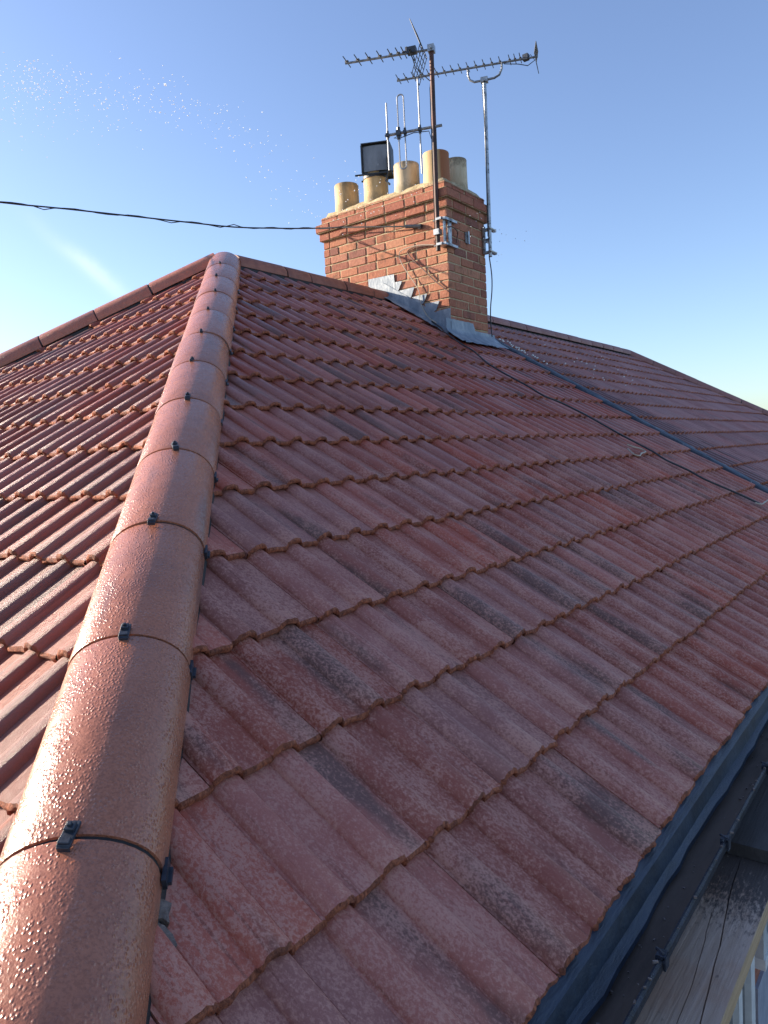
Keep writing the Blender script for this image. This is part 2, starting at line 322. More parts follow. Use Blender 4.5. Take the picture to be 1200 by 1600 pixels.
def link(name, me, parent=None, loc=None, mat=None):
    o = bpy.data.objects.new(name, me); COL.objects.link(o)
    if parent is not None: o.parent = parent
    if mat is not None: o.matrix_local = mat
    elif loc is not None: o.location = loc
    return o
def tag(o, label, cat, group=None, kind=None):
    if label: o['label'] = label
    if cat: o['category'] = cat
    if group: o['group'] = group
    if kind: o['kind'] = kind
    return o
def empty(name, loc=(0, 0, 0)):
    o = bpy.data.objects.new(name, None); COL.objects.link(o); o.location = loc; o.empty_display_size = 0.2; return o
def part(name, mb, mats, parent, smooth=False):
    """mb holds world coordinates; the parent sits unrotated at its location"""
    me = mb.mesh(name, mats, smooth)
    o = link(name, me, parent)
    if parent is not None:
        w = Vector((0, 0, 0)); p = parent
        while p is not None: w += p.location; p = p.parent
        o.location = -w
    return o
def inview(p, m=30):
    q = Vector(p) - CAM; z = q.dot(CF)
    if z < 0.05: return False
    x = 600 + FPX * q.dot(CR) / z; y = 800 + FPX * q.dot(CD) / z
    return -m < x < 1200 + m and -m < y < 1600 + m

# ------------------------------------------------------------------ roof frame
TH = 0.5634; CT, ST = math.cos(TH), math.sin(TH); TT = math.tan(TH)
GAUGE = 0.314; LAP = 0.385; TW = 0.30; B0 = 0.065; NC = 15
EAVE_B = B0 + NC * GAUGE
EY = EAVE_B * CT; EZ = -EAVE_B * ST
F2 = Matrix(((1, 0, 0, 0), (0, CT, -ST, 0), (0, ST, CT, 0), (0, 0, 0, 1)))             # front slope: x, up-slope, normal
F1 = Matrix(((0, CT, -ST, 0), (-1, 0, 0, 0), (0, ST, CT, 0), (0, 0, 0, 1)))            # hip end: x = -world y
NBX = 9.2                                                                              # far end of the shared ridge
GZ = -7.4

# ------------------------------------------------------------------ setting: ground
g = MB(); g.add([(-400, -400, GZ), (400, -400, GZ), (400, 400, GZ), (-400, 400, GZ)], [(0, 1, 2, 3)])
go = part('ground', g, M_GROUND, None); go['kind'] = 'structure'; go['label'] = 'grey paving and grass far below the eaves'

# ------------------------------------------------------------------ houses
house = tag(empty('house', (-0.4, 0, GZ)), 'house under the near red tiled hipped roof with wet hip caps', 'house')
nbh = tag(empty('house', (7, 0, GZ)), 'adjoining house with dusty pink tiled roof beyond the chimney and lead strip', 'house')
PX = 3.04                                                                              # party line
w = MB(); w.box((-0.40 + 0.04, 0, (GZ + EZ - 0.2) / 2 - 0.05), (6.76, 7.5, EZ - 0.2 - GZ - 0.1))
part('wall', w, M_WALLBRICK, house)
w = MB(); w.box((8.0, 0, (GZ + EZ - 0.2) / 2 - 0.05), (9.85, 7.5, EZ - 0.2 - GZ - 0.1)); part('wall', w, M_WALLBRICK, nbh)
# lower render panel, windows and pier showing between gutter and boards
w = MB(); w.box((1.52, -3.757, -5.96), (3.0, 0.02, 2.8)); part('render_panel', w, M_RENDER, house)
def window(x0, x1, z0, z1, first_grey):
    w = MB(); y = -3.775; f = 0.085
    w.box((x0 + f / 2, y, (z0 + z1) / 2), (f, 0.06, z1 - z0)); w.box((x1 - f / 2, y, (z0 + z1) / 2), (f, 0.06, z1 - z0))
    w.box(((x0 + x1) / 2, y, z1 - f / 2), (x1 - x0 - 2 * f, 0.058, f)); w.box(((x0 + x1) / 2, y, z0 + f / 2), (x1 - x0 - 2 * f, 0.058, f))
    fr = part('window_frame', w, M_GREYP if first_grey else M_WHITE, house)
    w = MB(); w.box(((x0 + x1) / 2, -3.764, (z0 + z1) / 2), (x1 - x0 - 2 * f, 0.02, z1 - z0 - 2 * f)); part('pane', w, M_GLASS, fr)
    w = MB(); w.box(((x0 + x1) / 2, -3.778, z0 - 0.03), (x1 - x0, 0.07, 0.06)); part('window_sill', w, M_WHITE, fr)
    for xm in ((x0 + 0.205, x1 - 0.30) if first_grey else (x0 + 0.5, x1 - 0.30)):
        w = MB(); w.box((xm, y, (z0 + z1) / 2), (0.07, 0.055, z1 - z0 - 2 * f)); part('mullion', w, M_WHITE, fr)
window(-1.75, -0.24, -5.7, -3.1, False)
window(-0.02, 1.5, -4.36, -3.1, True)

def deck(name, poly, parent, off=-0.075):
    m = MB(); m.prism(poly, (0, 0, -0.02)); return part(name, m, M_UNDER, parent)
def pz(p, d): return (p[0], p[1], p[2] - d)
D = 0.085
e = EY - 0.05
front = deck('front_slope', [pz(p, D) for p in [(0, 0, 0), (-e, -e, -e * TT), (PX, -e, -e * TT), (PX, 0, 0)]], house)
hipend = deck('hip_end_slope', [pz(p, D) for p in [(0, 0, 0), (-e, e, -e * TT), (-e, -e, -e * TT)]], house)
deck('back_slope', [pz(p, 0.03) for p in [(0, 0, 0), (PX, 0, 0), (PX, EY, -EY * TT), (-EY, EY, -EY * TT)]], house)
nfront = deck('front_slope', [pz(p, D) for p in [(PX + 0.01, 0, 0), (PX + 0.01, -e, -e * TT), (NBX + e, -e, -e * TT), (NBX, 0, 0)]], nbh)
deck('back_slope', [pz(p, 0.03) for p in [(PX + 0.01, 0, 0), (NBX, 0, 0), (NBX + EY, EY, -EY * TT), (PX + 0.01, EY, -EY * TT)]], nbh)
deck('far_hip_slope', [pz(p, 0.03) for p in [(NBX, 0, 0), (NBX + EY, -EY, -EY * TT), (NBX + EY, EY, -EY * TT)]], nbh)

# ------------------------------------------------------------------ interlocking roman tiles
RH = 0.0235; THK = 0.0195
def prof(x):
    """height of the tile face across its width, roll tops at 0"""
    u = (x % 0.15) - 0.045
    if -0.037 < u < 0: return -RH + RH * max(0.0, 1 - (u / 0.037) ** 2) ** 0.58
    if 0 <= u < 0.031: return -RH + RH * max(0.0, 1 - (u / 0.031) ** 2.4) ** 0.46
    if 0.031 <= u <= 0.0375: return -RH - 0.0028 * math.sin(math.pi * (u - 0.031) / 0.0065)      # run-off groove at the foot of the roll
    q = (u - 0.0375) if u > 0 else (u + 0.15 - 0.0375)
    return -RH + 0.0014 * math.sin(math.pi * min(1, max(0, q / 0.07)))
XS = []
for h in (0, 0.15):
    for u in (-0.038, -0.037, -0.0355, -0.032, -0.025, -0.015, -0.004, 0.007, 0.016, 0.0225, 0.0270, 0.0295, 0.0309, 0.0325, 0.0345, 0.0360, 0.0376, 0.055, 0.075, 0.092): XS.append(h + 0.045 + u)
XS = [0.0008] + [x for x in XS if 0.004 < x < 0.296] + [0.2993]
TILT = (THK + 0.0025) / GAUGE
def tile_mb(seed):
    rn = random.Random(seed); m = MB(); n = len(XS)
    ph = rn.uniform(0, 9)
    jit = [0.0025 * math.sin(37 * x + ph) + rn.uniform(-0.003, 0.003) for x in XS]
    rows = []
    def top(y): return [(x, y, prof(x) - max(0, y) * TILT) for x in XS]
    rows.append([(x, jit[i] + 0.002, prof(x) - THK + rn.uniform(-0.001, 0.006)) for i, x in enumerate(XS)])            # bottom of front edge
    rows.append([(x, jit[i] - 0.001 + rn.uniform(-0.0015, 0.0015), prof(x) - THK * 0.5) for i, x in enumerate(XS)])
    rows.append([(x, jit[i] + 0.0005, prof(x) - 0.0035 - rn.uniform(0, 0.0015)) for i, x in enumerate(XS)])
    rows.append([(x, jit[i] + 0.0055 + rn.uniform(0, 0.002), prof(x) - 0.0004) for i, x in enumerate(XS)])
    rows.append(top(0.13)); rows.append(top(0.26)); rows.append(top(LAP))
    vs = [p for r in rows for p in r]
    for r in range(len(rows) - 1):
        fs = [(r * n + i, r * n + i + 1, (r + 1) * n + i + 1, (r + 1) * n + i) for i in range(n - 1)]
        m.f += fs; m.mi += [1 if r < 3 else 0] * len(fs)
    m.v = vs
    # side skirts (interlock edges) and underside lip
    for side in (0, n - 1):
        k = len(m.v); a = [(r, rows[r][side]) for r in range(3, len(rows))]
        m.v += [(p[0], p[1], p[2] - THK) for _, p in a]
        for i in range(len(a) - 1):
            m.f.append((a[i][0] * n + side, a[i + 1][0] * n + side, k + i + 1, k + i)); m.mi.append(0)
    k = len(m.v); m.v += [(x, 0.09, prof(x) - THK) for x in XS]
    m.f += [(i, i + 1, k + i + 1, k + i) for i in range(n - 1)]; m.mi += [1] * (n - 1)
    return m
def tile_mesh(seed, mat):
    me = tile_mb(seed).mesh('roof_tile', [mat, M_EDGE]); smooth_mesh(me, 38); return me
NV = 7
TILES = {mt.name: [tile_mesh(100 + i, mt) for i in range(NV)] for mt in (M_TILE, M_TILE_WET, M_TILE_NB)}
def cut(me, planes):
    bm = bmesh.new(); bm.from_mesh(me)
    for co, no in planes:
        bmesh.ops.bisect_plane(bm, geom=bm.verts[:] + bm.edges[:] + bm.faces[:], plane_co=co, plane_no=no, clear_outer=True, dist=1e-6)
    if not bm.faces: bm.free(); return None
    m2 = bpy.data.meshes.new('roof_tile'); bm.to_mesh(m2); bm.free()
    for mt in me.materials: m2.materials.append(mt)
    return m2
def lay(frame, parent, mat, xs, courses, planes, rnd, limit=300, b0=B0, gauge=GAUGE, hide=None):
    """planes: world (point, outward normal): tiles are trimmed to the inside"""
    inv_base = frame.to_3x3(); jobs = []
    for k in courses:
        b = b0 + k * gauge
        for x0 in xs:
            dz = rnd.uniform(-0.0018, 0.0018); rz = rnd.uniform(-0.004, 0.004)
            loc = frame @ Vector((x0 + rnd.uniform(-0.001, 0.001), -b + rnd.uniform(-0.004, 0.004), dz))
            mw = Matrix.Translation(loc) @ (inv_base @ Matrix.Rotation(rz, 3, 'Z') @ Matrix.Rotation(rnd.uniform(-0.004, 0.004), 3, 'Y')).to_4x4()
            vi = rnd.randrange(NV)
            cor = [mw @ Vector(c) for c in ((0, 0, 0), (TW, 0, 0), (0, LAP, 0), (TW, LAP, 0))]
            cuts = []; gone = False
            for co, no in planes:
                co, no = Vector(co), Vector(no); ds = [(c - co).dot(no) for c in cor]
                if min(ds) > 0: gone = True
                elif max(ds) > 0:
                    im = mw.inverted(); cuts.append((im @ co, im.to_3x3() @ no))
            if gone or (hide and all(hide(c) for c in cor)): continue
            vis = any(inview(mw @ Vector(c), 12) for c in ((0, 0, 0), (TW / 2, 0, 0), (TW, 0, 0), (0, GAUGE, 0), (TW, GAUGE, 0), (0.15, 0.15, 0)))
            jobs.append((((mw @ Vector((0.15, 0.15, 0))) - CAM).length, vis, mw, vi, cuts))
    jobs.sort(key=lambda j: (not j[1], j[0]))
    rest = MB(); made = 0
    pw = Vector((0, 0, 0)); p = parent
    while p is not None: pw += p.location; p = p.parent
    for dist, vis, mw, vi, cuts in jobs:
        me = TILES[mat.name][vi]
        if cuts:
            me = cut(me, cuts)
            if me is None: continue
        if vis and made < limit:
            o = link('roof_tile', me, parent, mat=Matrix.Translation(-pw) @ mw); made += 1
        else:
            k = len(rest.v); rest.v += [tuple(mw @ v.co) for v in me.vertices]
            rest.f += [tuple(i + k for i in q.vertices) for q in me.polygons]; rest.mi += [q.material_index for q in me.polygons]
    if rest.v:
        me = bpy.data.meshes.new('tile_field'); me.from_pydata(rest.v, [], rest.f); me.materials.append(mat); me.materials.append(M_EDGE)
        me.polygons.foreach_set('material_index', rest.mi); smooth_mesh(me, 50)
        o = link('tile_field', me, parent); o.location = -pw; o['kind'] = 'stuff'
    return made
def pw_fix(o): pass
rn = random.Random(3)
R0 = -2.8908 - 0.045
hs_ = 1 / math.sqrt(2)
xs = [R0 + TW * i for i in range(-5, 20)]
in_ch = lambda c: 2.10 < c.x < 2.74 and c.y > -0.75
n1 = lay(F2, front, M_TILE, xs, range(1, NC + 1),
         [((0, 0, 0.0), (-hs_, hs_, 0)), ((2.965, 0, 0), (1, 0, 0)), ((0, -0.02, 0), (0, 1, 0))], rn, hide=in_ch)
xs = [1.7879 - 0.045 + TW * i for i in range(-21, 10)]
n2 = lay(F1, hipend, M_TILE_WET, xs, range(1, NC + 1),
         [((0, 0, 0.0), (hs_, -hs_, 0)), ((0, 0, 0), (hs_, hs_, 0)), ((-0.02, 0, 0), (1, 0, 0))], rn, b0=0.055)
xs = [3.125 + TW * i for i in range(0, 36)]
n3 = lay(F2, nfront, M_TILE_NB, xs, range(1, NC + 1),
         [((NBX, 0, 0), (hs_, hs_, 0)), ((0, -0.02, 0), (0, 1, 0)), ((3.115, 0, 0), (-1, 0, 0))], rn, b0=0.03, gauge=0.3165)
print('tiles', n1, n2, n3)

# ------------------------------------------------------------------ hip and ridge caps
def cap_mesh(length, hw, rise, thick=0.013, n=18, dome=False, taper=0.0, legs=0.012):
    m = MB(); rings = []
    def ring(y, k, inner=0.0, drop=0.0):
        r = []
        for j in range(n + 1):
            a = math.pi * (j / n - 0.5)
            ce, se = math.cos(a), math.sin(a)
            r.append(((hw - inner) * k * se, y, (rise - inner) * k * max(0.0, ce) ** 0.92 - drop))
        return [(r[0][0], y, r[0][2] - legs)] + r + [(r[-1][0], y, r[-1][2] - legs)]
    nn = n + 3
    outer = [ring(0.0, 1 - 0.012), ring(0.006, 1.0), ring(length * 0.5, 1.0 - taper / 2), ring(length - 0.006, 1.0 - taper), ring(length, 1 - 0.012 - taper)]
    if dome:
        for i in range(1, 7):
            a = i / 6 * math.pi / 2; outer.append(ring(length + 0.10 * math.sin(a), max(0.02, math.cos(a)) * (1 - taper)))
    inner = [ring(0.0, 1.0, thick), ring(length, 1.0 - taper, thick)]
    vs = []; R = outer
    for r in R: vs += r
    fs = [(i * nn + j, i * nn + j + 1, (i + 1) * nn + j + 1, (i + 1) * nn + j) for i in range(len(R) - 1) for j in range(nn - 1)]
    m.add(vs, fs)
    k = len(m.v); m.v += inner[0] + inner[1]
    for j in range(nn - 1):
        m.f.append((k + j, k + nn + j, k + nn + j + 1, k + j + 1)); m.mi.append(0)
        m.f.append((j, k + j, k + j + 1, j + 1)); m.mi.append(0)                    # lower end face
        if not dome:
            q = (len(R) - 1) * nn; m.f.append((q + j, q + j + 1, k + nn + j + 1, k + nn + j)); m.mi.append(0)
    # foot edges
    for s_ in (0, nn - 1):
        m.f.append((s_, len(outer[0]) * 0 + 4 * nn + s_, k + nn + s_, k + s_)); m.mi.append(0)
    return m
def axis_frame(p, d, lat):
    d = Vector(d).normalized(); lat = Vector(lat).normalized(); up = lat.cross(d).normalized()
    mt = Matrix.Identity(4)
    for r in range(3): mt[r][0], mt[r][1], mt[r][2], mt[r][3] = lat[r], d[r], up[r], p[r]
    return mt
def child_mat(parent, mw):
    w = Vector((0, 0, 0)); p = parent
    while p is not None: w += p.location; p = p.parent
    return Matrix.Translation(-w) @ mw
def clip_meshes():
    m = MB()
    m.box((0, 0, 0.006), (0.030, 0.066, 0.010)); m.box((0, 0.012, 0.015), (0.022, 0.022, 0.012)); m.box((0, -0.022, 0.013), (0.026, 0.016, 0.008))
    m.box((0, 0.012, 0.024), (0.010, 0.010, 0.008)); m.box((0.0, -0.034, 0.002), (0.028, 0.006, 0.014))
    bm = bmesh.new(); me = m.mesh('clip', M_BLACK); bm.from_mesh(me); bmesh.ops.bevel(bm, geom=bm.edges[:], offset=0.0015, segments=1, affect='EDGES'); bm.to_mesh(me); bm.free()
    return me
CLIP = clip_meshes()
tb = MB(); tb.box((0, 0, 0), (0.010, 0.075, 0.036)); tb.box((0.006, 0.0, -0.014), (0.014, 0.05, 0.012))
TAB = tb.mesh('side_tab', M_BLACK)
HW, RISE = 0.126, 0.105
def caps(parent, name, mat, start, d, lat, ts, base, hw=HW, rise=RISE, clip=True, domelast=False, gap=0.008, rn=rn):
    """ts: distances (along d, measured downhill) of the joints; caps lie between them"""
    d = Vector(d).normalized()
    for i in range(len(ts) - 1):
        t0, t1 = ts[i], ts[i + 1]          # t0 uphill, t1 downhill
        L = (t1 - t0) - gap
        me = cap_mesh(L, hw, rise, dome=(domelast and i == 0), taper=0.012).mesh(name, mat); smooth_mesh(me, 50)
        p = Vector(start) + d * (t1 - gap) + Vector((rn.uniform(-.002, .002), rn.uniform(-.002, .002), base + rn.uniform(-0.0015, 0.0015)))
        mw = axis_frame(p, -d, lat) @ Matrix.Rotation(rn.uniform(-0.006, 0.006), 4, 'Z') @ Matrix.Rotation(rn.uniform(-0.02, 0.02), 4, 'Y')
        o = link(name, me, parent, mat=child_mat(parent, mw))
        us = MB(); nn_ = 14
        for yy in (-0.022, 0.014): us.v += [((hw - 0.0062) * math.sin(math.pi * (q / nn_ - 0.5)), yy, (rise - 0.0062) * max(0, math.cos(math.pi * (q / nn_ - 0.5))) ** 0.92) for q in range(nn_ + 1)]
        us.f = [(q, q + 1, nn_ + 2 + q, nn_ + 1 + q) for q in range(nn_)]; us.mi = [0] * nn_
        link('joint_strip', us.mesh('joint_strip', M_UNDER, True), o)
        if clip:
            c = link('clip', CLIP, o); c.location = (rn.uniform(-0.010, 0.010), rn.uniform(-0.010, 0.002), rise + 0.0005); c.rotation_euler = (rn.uniform(-.06, .06), 0, rn.uniform(-0.3, 0.3)); k_ = 0.68 if i > 5 else 0.5; c.scale = (k_, k_, k_)
            for sx in (-1, 1):
                c = link('side_tab', TAB, o); c.location = (sx * (hw + 0.001), -0.002, -0.004); c.scale = (0.7, 0.55, 0.6)
                if sx < 0: c.rotation_euler = (0, 0, math.pi)
Lh = math.sqrt(2 + TT * TT)
hip_d = Vector((-1, -1, -TT)); hip_lat = (-hs_, hs_, 0)
joint_t = [(0.355 + 0.3154 * i) * Lh for i in range(13)]
ts = [0.03] + joint_t
caps(house, 'hip_tile', M_HIP, (0, 0, 0), hip_d, Vector((hs_, -hs_, 0)), ts, -0.060, domelast=True)
# far hip of the hip end
ts = [0.05] + [0.16 + 0.457 * i for i in range(1, 14)]
caps(house, 'hip_tile', M_HIP, (0, 0, 0), Vector((-1, 1, -TT)), Vector((-hs_, -hs_, 0)), ts, -0.046, clip=False, gap=0.012)
# ridge to the chimney, then over the adjoining house
ts = [0.07, 0.60, 0.90, 1.38, 1.80, 2.06]
caps(house, 'ridge_tile', M_RIDGE, (0, 0, 0), Vector((1, 0, 0)), Vector((0, 1, 0)), ts, -0.068, hw=0.110, rise=0.100, clip=False, gap=0.015)
ts = [2.80 + 0.457 * i for i in range(0, 14)] + [NBX]
caps(nbh, 'ridge_tile', M_RIDGE_NB, (0, 0, 0), Vector((1, 0, 0)), Vector((0, 1, 0)), ts, -0.050, hw=0.112, rise=0.095, clip=False, gap=0.014)
ts = [0.02 + 0.457 * i for i in range(0, 15)]
caps(nbh, 'hip_tile', M_RIDGE_NB, (NBX, 0, 0), Vector((1, -1, -TT)), Vector((hs_, hs_, 0)), ts, -0.056, clip=False)
# black dry-hip membrane peeping out under the cap feet, and strips under the joints
def membrane(parent, start, d, lat, L, base, drop, name='hip_membrane'):
    m = MB(); d = Vector(d).normalized(); lat = Vector(lat).normalized(); n = 60
    for s_ in (-1, 1):
        vs = []
        for i in range(n + 1):
            t = L * i / n; q = HW - 0.002 + rn.uniform(0, 0.004)
            for qq, zz in ((HW - 0.04, base + 0.0), (HW - 0.006, base - 0.010), (q, -drop * q - 0.040)):
                vs.append(Vector(start) + d * t + lat * s_ * qq + Vector((0, 0, zz)))
        m.add(vs, [(i * 3 + j, i * 3 + j + 1, i * 3 + j + 4, i * 3 + j + 3) for i in range(n) for j in range(2)])
    # under-cap roll
    m.tube([Vector(start) + d * (L * i / 8) + Vector((0, 0, base)) for i in range(9)], 0.075, 10)
    return part(name, m, M_UNDER, parent, True)
membrane(house, (0, 0, 0), hip_d, (hs_, -hs_, 0), 6.3, -0.060, 0.447)
membrane(house, (0, 0, 0), (-1, 1, -TT), (hs_, hs_, 0), 6.2, -0.056, 0.447)
membrane(house, (0, 0, 0), (1, 0, 0), (0, 1, 0), 2.05, -0.078, TT, 'ridge_membrane')
membrane(nbh, (2.8, 0, 0), (1, 0, 0), (0, 1, 0), NBX - 2.8, -0.078, TT, 'ridge_membrane')

for i_, (px_, py_, sz_) in enumerate(((-3.445, -3.62, 0.016), (-3.475, -3.655, 0.020), (-3.50, -3.68, 0.014))):
    m = MB(); k_ = 11; c_ = Vector((px_, py_, py_ * TT - 0.026)); rr_ = [sz_ * rn.uniform(0.55, 1.25) for _ in range(k_)]
    top_ = [c_ + (F2.to_3x3() @ Vector((math.cos(2 * math.pi * q / k_) * rr_[q], math.sin(2 * math.pi * q / k_) * rr_[q] * 1.5, 0.003))) for q in range(k_)]
    m.prism(top_, F2.to_3x3() @ Vector((0, 0, -0.018))); part('mortar_smear', m, M_SMEAR, house)
# ------------------------------------------------------------------ lead strip on the party line
m = MB(); n = 46; vs = []
secs = [(2.970, -0.050), (2.984, -0.006), (2.996, 0.006), (3.045, 0.004), (3.085, 0.008), (3.125, -0.004)]
for i in range(n + 1):
    b = 0.80 + (EAVE_B - 0.80) * i / n
    for x, h in secs:
        vs.append(F2 @ Vector((x + rn.uniform(-.004, .004), -b, h + rn.uniform(-.003, .003))))
k = len(secs)
m.add(vs, [(i * k + j, i * k + j + 1, (i + 1) * k + j + 1, (i + 1) * k + j) for i in range(n) for j in range(k - 1)])
for i, f in enumerate(m.f): m.mi[i] = 1 if (f[0] % k) == 0 else 0
part('party_strip', m, [M_LEADD, M_BLACK], house, True)

# ------------------------------------------------------------------ chimney stack
ch = tag(empty('chimney_stack', (2.415, -0.03, -0.45)), 'red brick chimney stack with stepped lead flashing and corbelled top', 'chimney')
X0, X1, Y0, Y1 = 2.055, 2.785, -0.797, 0.740
CP = 0.0835
def unit_brick(seed):
    r = random.Random(seed); m = MB(); m.box((0, 0, 0), (1, 1, 1)); me = m.mesh('brick', M_BRICK)
    bm = bmesh.new(); bm.from_mesh(me)
    bmesh.ops.bevel(bm, geom=bm.edges[:], offset=0.045, segments=1, affect='EDGES')
    for v in bm.verts: v.co += Vector((r.uniform(-1, 1) * 0.012, r.uniform(-1, 1) * 0.02, r.uniform(-1, 1) * 0.028))
    bm.to_mesh(me); bm.free(); return me
UB = [unit_brick(i) for i in range(6)]
UBO = []
for me in UB:
    q = me.copy(); q.materials.clear(); q.materials.append(M_BRICKOV); UBO.append(q)
HB = 0.112; SB = 0.232; MJ = 0.0105
rest = MB(); rb = random.Random(11); cor_off = ch.location
def brick(lo, hi, seen, ov=False):
    c = [(a + b) / 2 for a, b in zip(lo, hi)]; sz = [b - a for a, b in zip(lo, hi)]
    if seen:
        o = link('brick', rb.choice(UBO if ov else UB), ch)
        o.location = Vector(c) - cor_off + Vector((rb.uniform(-.003, .002), rb.uniform(-.003, .003), rb.uniform(-.0015, .0015)))
        o.scale = sz; o.rotation_euler = (rb.uniform(-.008, .008), rb.uniform(-.006, .006), rb.uniform(-.008, .008))
    else: rest.box(c, sz)
def course(zb, h, pr, odd, ov=False):
    x0, x1, y0, y1 = X0 - pr, X1 + pr, Y0 - pr, Y1 + pr; z0, z1 = zb + MJ / 2, zb + h - MJ / 2
    # -X face (lit), runs along y
    y = y0 if not odd else y0 + HB + MJ
    first = True
    while y < y1 - 0.03:
        Ln = SB if rb.random() > 0.08 else HB
        ye = min(y + Ln, y1)
        if y1 - ye < 0.05: ye = y1
        roofz = -abs((y + ye) / 2) * TT
        if z1 > roofz - 0.05: brick((x0, y, z0), (x0 + HB, ye, z1), True, ov)
        y = ye + MJ
    # -Y face (shade), runs along x
    x = x0 + HB + MJ if not odd else x0
    while x < x1 - 0.03:
        xe = min(x + SB, x1)
        if x1 - xe < 0.05: xe = x1
        if z1 > y0 * TT - 0.05: brick((x, y0, z0), (xe, y0 + HB, z1), True, ov)
        x = xe + MJ
    # hidden faces in plain blocks
    x = x0 + HB + MJ
    while x < x1 - 0.03:
        xe = min(x + SB, x1); brick((x, y1 - HB, z0), (xe, y1, z1), False); x = xe + MJ
    y = y0 + HB + MJ
    while y < y1 - HB - MJ - 0.02:
        ye = min(y + SB, y1 - HB - MJ); brick((x1 - HB, y, z0), (x1, ye, z1), False); y = ye + MJ
ZS = 0.668
for i in range(1, 15): course(ZS - i * CP, CP, 0.0, i % 2 == 0)
course(ZS, 0.082, 0.028, False, True)
course(ZS + 0.082, 0.085, 0.056, True, True)
course(ZS + 0.167, 0.080, 0.008, False, True)
o = part('hidden_brickwork', rest, M_BRICKOV, ch); o['kind'] = 'stuff'
m = MB(); m.box(((X0 + X1) / 2, (Y0 + Y1) / 2, (ZS - 1.25) / 2), (X1 - X0 - 0.014, Y1 - Y0 - 0.014, ZS + 1.25))
m.box(((X0 + X1) / 2, (Y0 + Y1) / 2, ZS + 0.041), (X1 - X0 + 0.042, Y1 - Y0 + 0.042, 0.078))
m.box(((X0 + X1) / 2, (Y0 + Y1) / 2, ZS + 0.1245), (X1 - X0 + 0.098, Y1 - Y0 + 0.098, 0.083))
m.box(((X0 + X1) / 2, (Y0 + Y1) / 2, ZS + 0.207), (X1 - X0 + 0.002, Y1 - Y0 + 0.002, 0.078))
part('mortar', m, M_MORTAR, ch)
# flaunching: sloped mortar bed carrying the pots
m = MB(); nx, ny = 12, 26; vs = []; zt = ZS + 0.250
rf = random.Random(5)
for i in range(nx + 1):
    for j in range(ny + 1):
        u, v = i / nx, j / ny; x = X0 - 0.013 + u * (X1 - X0 + 0.026); y = Y0 - 0.013 + v * (Y1 - Y0 + 0.026)
        eu = min(u, 1 - u) * (X1 - X0); ev = min(v, 1 - v) * (Y1 - Y0); ed = min(eu, ev)
        h = 0.095 * min(1, ed / 0.16) ** 0.7 - (0.022 if ed <= 0 else 0)
        vs.append((x, y, zt + h + (rf.uniform(-0.006, 0.006) if ed > 0 else rf.uniform(-0.006, 0.003))))
m.add(vs, [(i * (ny + 1) + j, i * (ny + 1) + j + 1, (i + 1) * (ny + 1) + j + 1, (i + 1) * (ny + 1) + j) for i in range(nx) for j in range(ny)])
part('flaunching', m, M_FLAUNCH, ch, True)
# thin mortar weathering fillets on the corbel
m = MB(); x0, x1, y0, y1 = X0 - 0.056, X1 + 0.056, Y0 - 0.056, Y1 + 0.056; zz = ZS + 0.167
m.add([(x0, y0, zz - 0.003), (x0, y1, zz - 0.003), (x0 + 0.05, y1 - 0.05, zz + 0.022), (x0 + 0.05, y0 + 0.05, zz + 0.022), (x1, y0, zz - 0.003), (x1 - 0.05, y0 + 0.05, zz + 0.022)],
      [(0, 1, 2, 3), (0, 3, 5, 4)]); part('mortar_fillet', m, M_FLAUNCH, ch)
# stepped flashing, one sheet per step
XF = X0 - 0.010
def sheet(name, poly, ext, mat=M_LEAD): mm = MB(); mm.prism(poly, ext); return part(name, mm, mat, ch)
steps = [[(0.157, 0.172), (-0.166, 0.165), (-0.177, -0.03), (0.157, 0.0)],
         [(-0.179, 0.085), (-0.263, 0.082), (-0.215, 0.002), (-0.179, -0.04)],
         [(-0.214, -0.007), (-0.406, -0.003), (-0.361, -0.092), (-0.300, -0.12)],
         [(-0.372, -0.096), (-0.552, -0.091), (-0.506, -0.172), (-0.42, -0.20)],
         [(-0.515, -0.182), (-0.688, -0.180), (-0.644, -0.264), (-0.56, -0.28)],
         [(-0.643, -0.275), (-0.803, -0.265), (-0.803, -0.50), (-0.695, -0.45)]]
for i, pl in enumerate(steps):
    sheet('step_flashing', [(XF - 0.0015 * (i % 2), y, z) for y, z in pl], (0.005, 0, 0))
# soaker upstand following the roof slope, dressed over the tiles
m = MB(); vs = []; n = 22
for i in range(n + 1):
    y = 0.06 - (0.06 + 0.815) * i / n; zr = -abs(y) * TT
    for dx, dz in ((-0.004, 0.125), (-0.006, 0.035), (-0.045, 0.012), (-0.105 + rf.uniform(-.02, .02), 0.004 + rf.uniform(-.004, .008))):
        vs.append((X0 - 0.012 + dx, y, zr + dz + rf.uniform(-.003, .003)))
m.add(vs, [(i * 4 + j, i * 4 + j + 1, (i + 1) * 4 + j + 1, (i + 1) * 4 + j) for i in range(n) for j in range(3)])
part('side_flashing', m, M_LEAD, ch, True)
m = MB(); vs = []; n = 26
for i in range(n + 1):
    x = X0 - 0.10 + (X1 - X0 + 0.20) * i / n; up = -0.368 if x < 2.49 else -0.440
    yb = Y0 - 0.012
    for dy, z in ((0.0, up), (-0.002, -0.46), (-0.010, yb * TT + 0.025), (-0.075, (yb - 0.075) * TT + 0.016), (-0.16 + rf.uniform(-.02, .02), (yb - 0.16) * TT + 0.004 + rf.uniform(0, .012))):
        vs.append((x, yb + dy, max(z, (yb + dy) * TT + 0.004) + rf.uniform(-.003, .003)))
m.add(vs, [(i * 5 + j, i * 5 + j + 1, (i + 1) * 5 + j + 1, (i + 1) * 5 + j) for i in range(n) for j in range(4)])
part('front_apron', m, M_LEAD, ch, True)
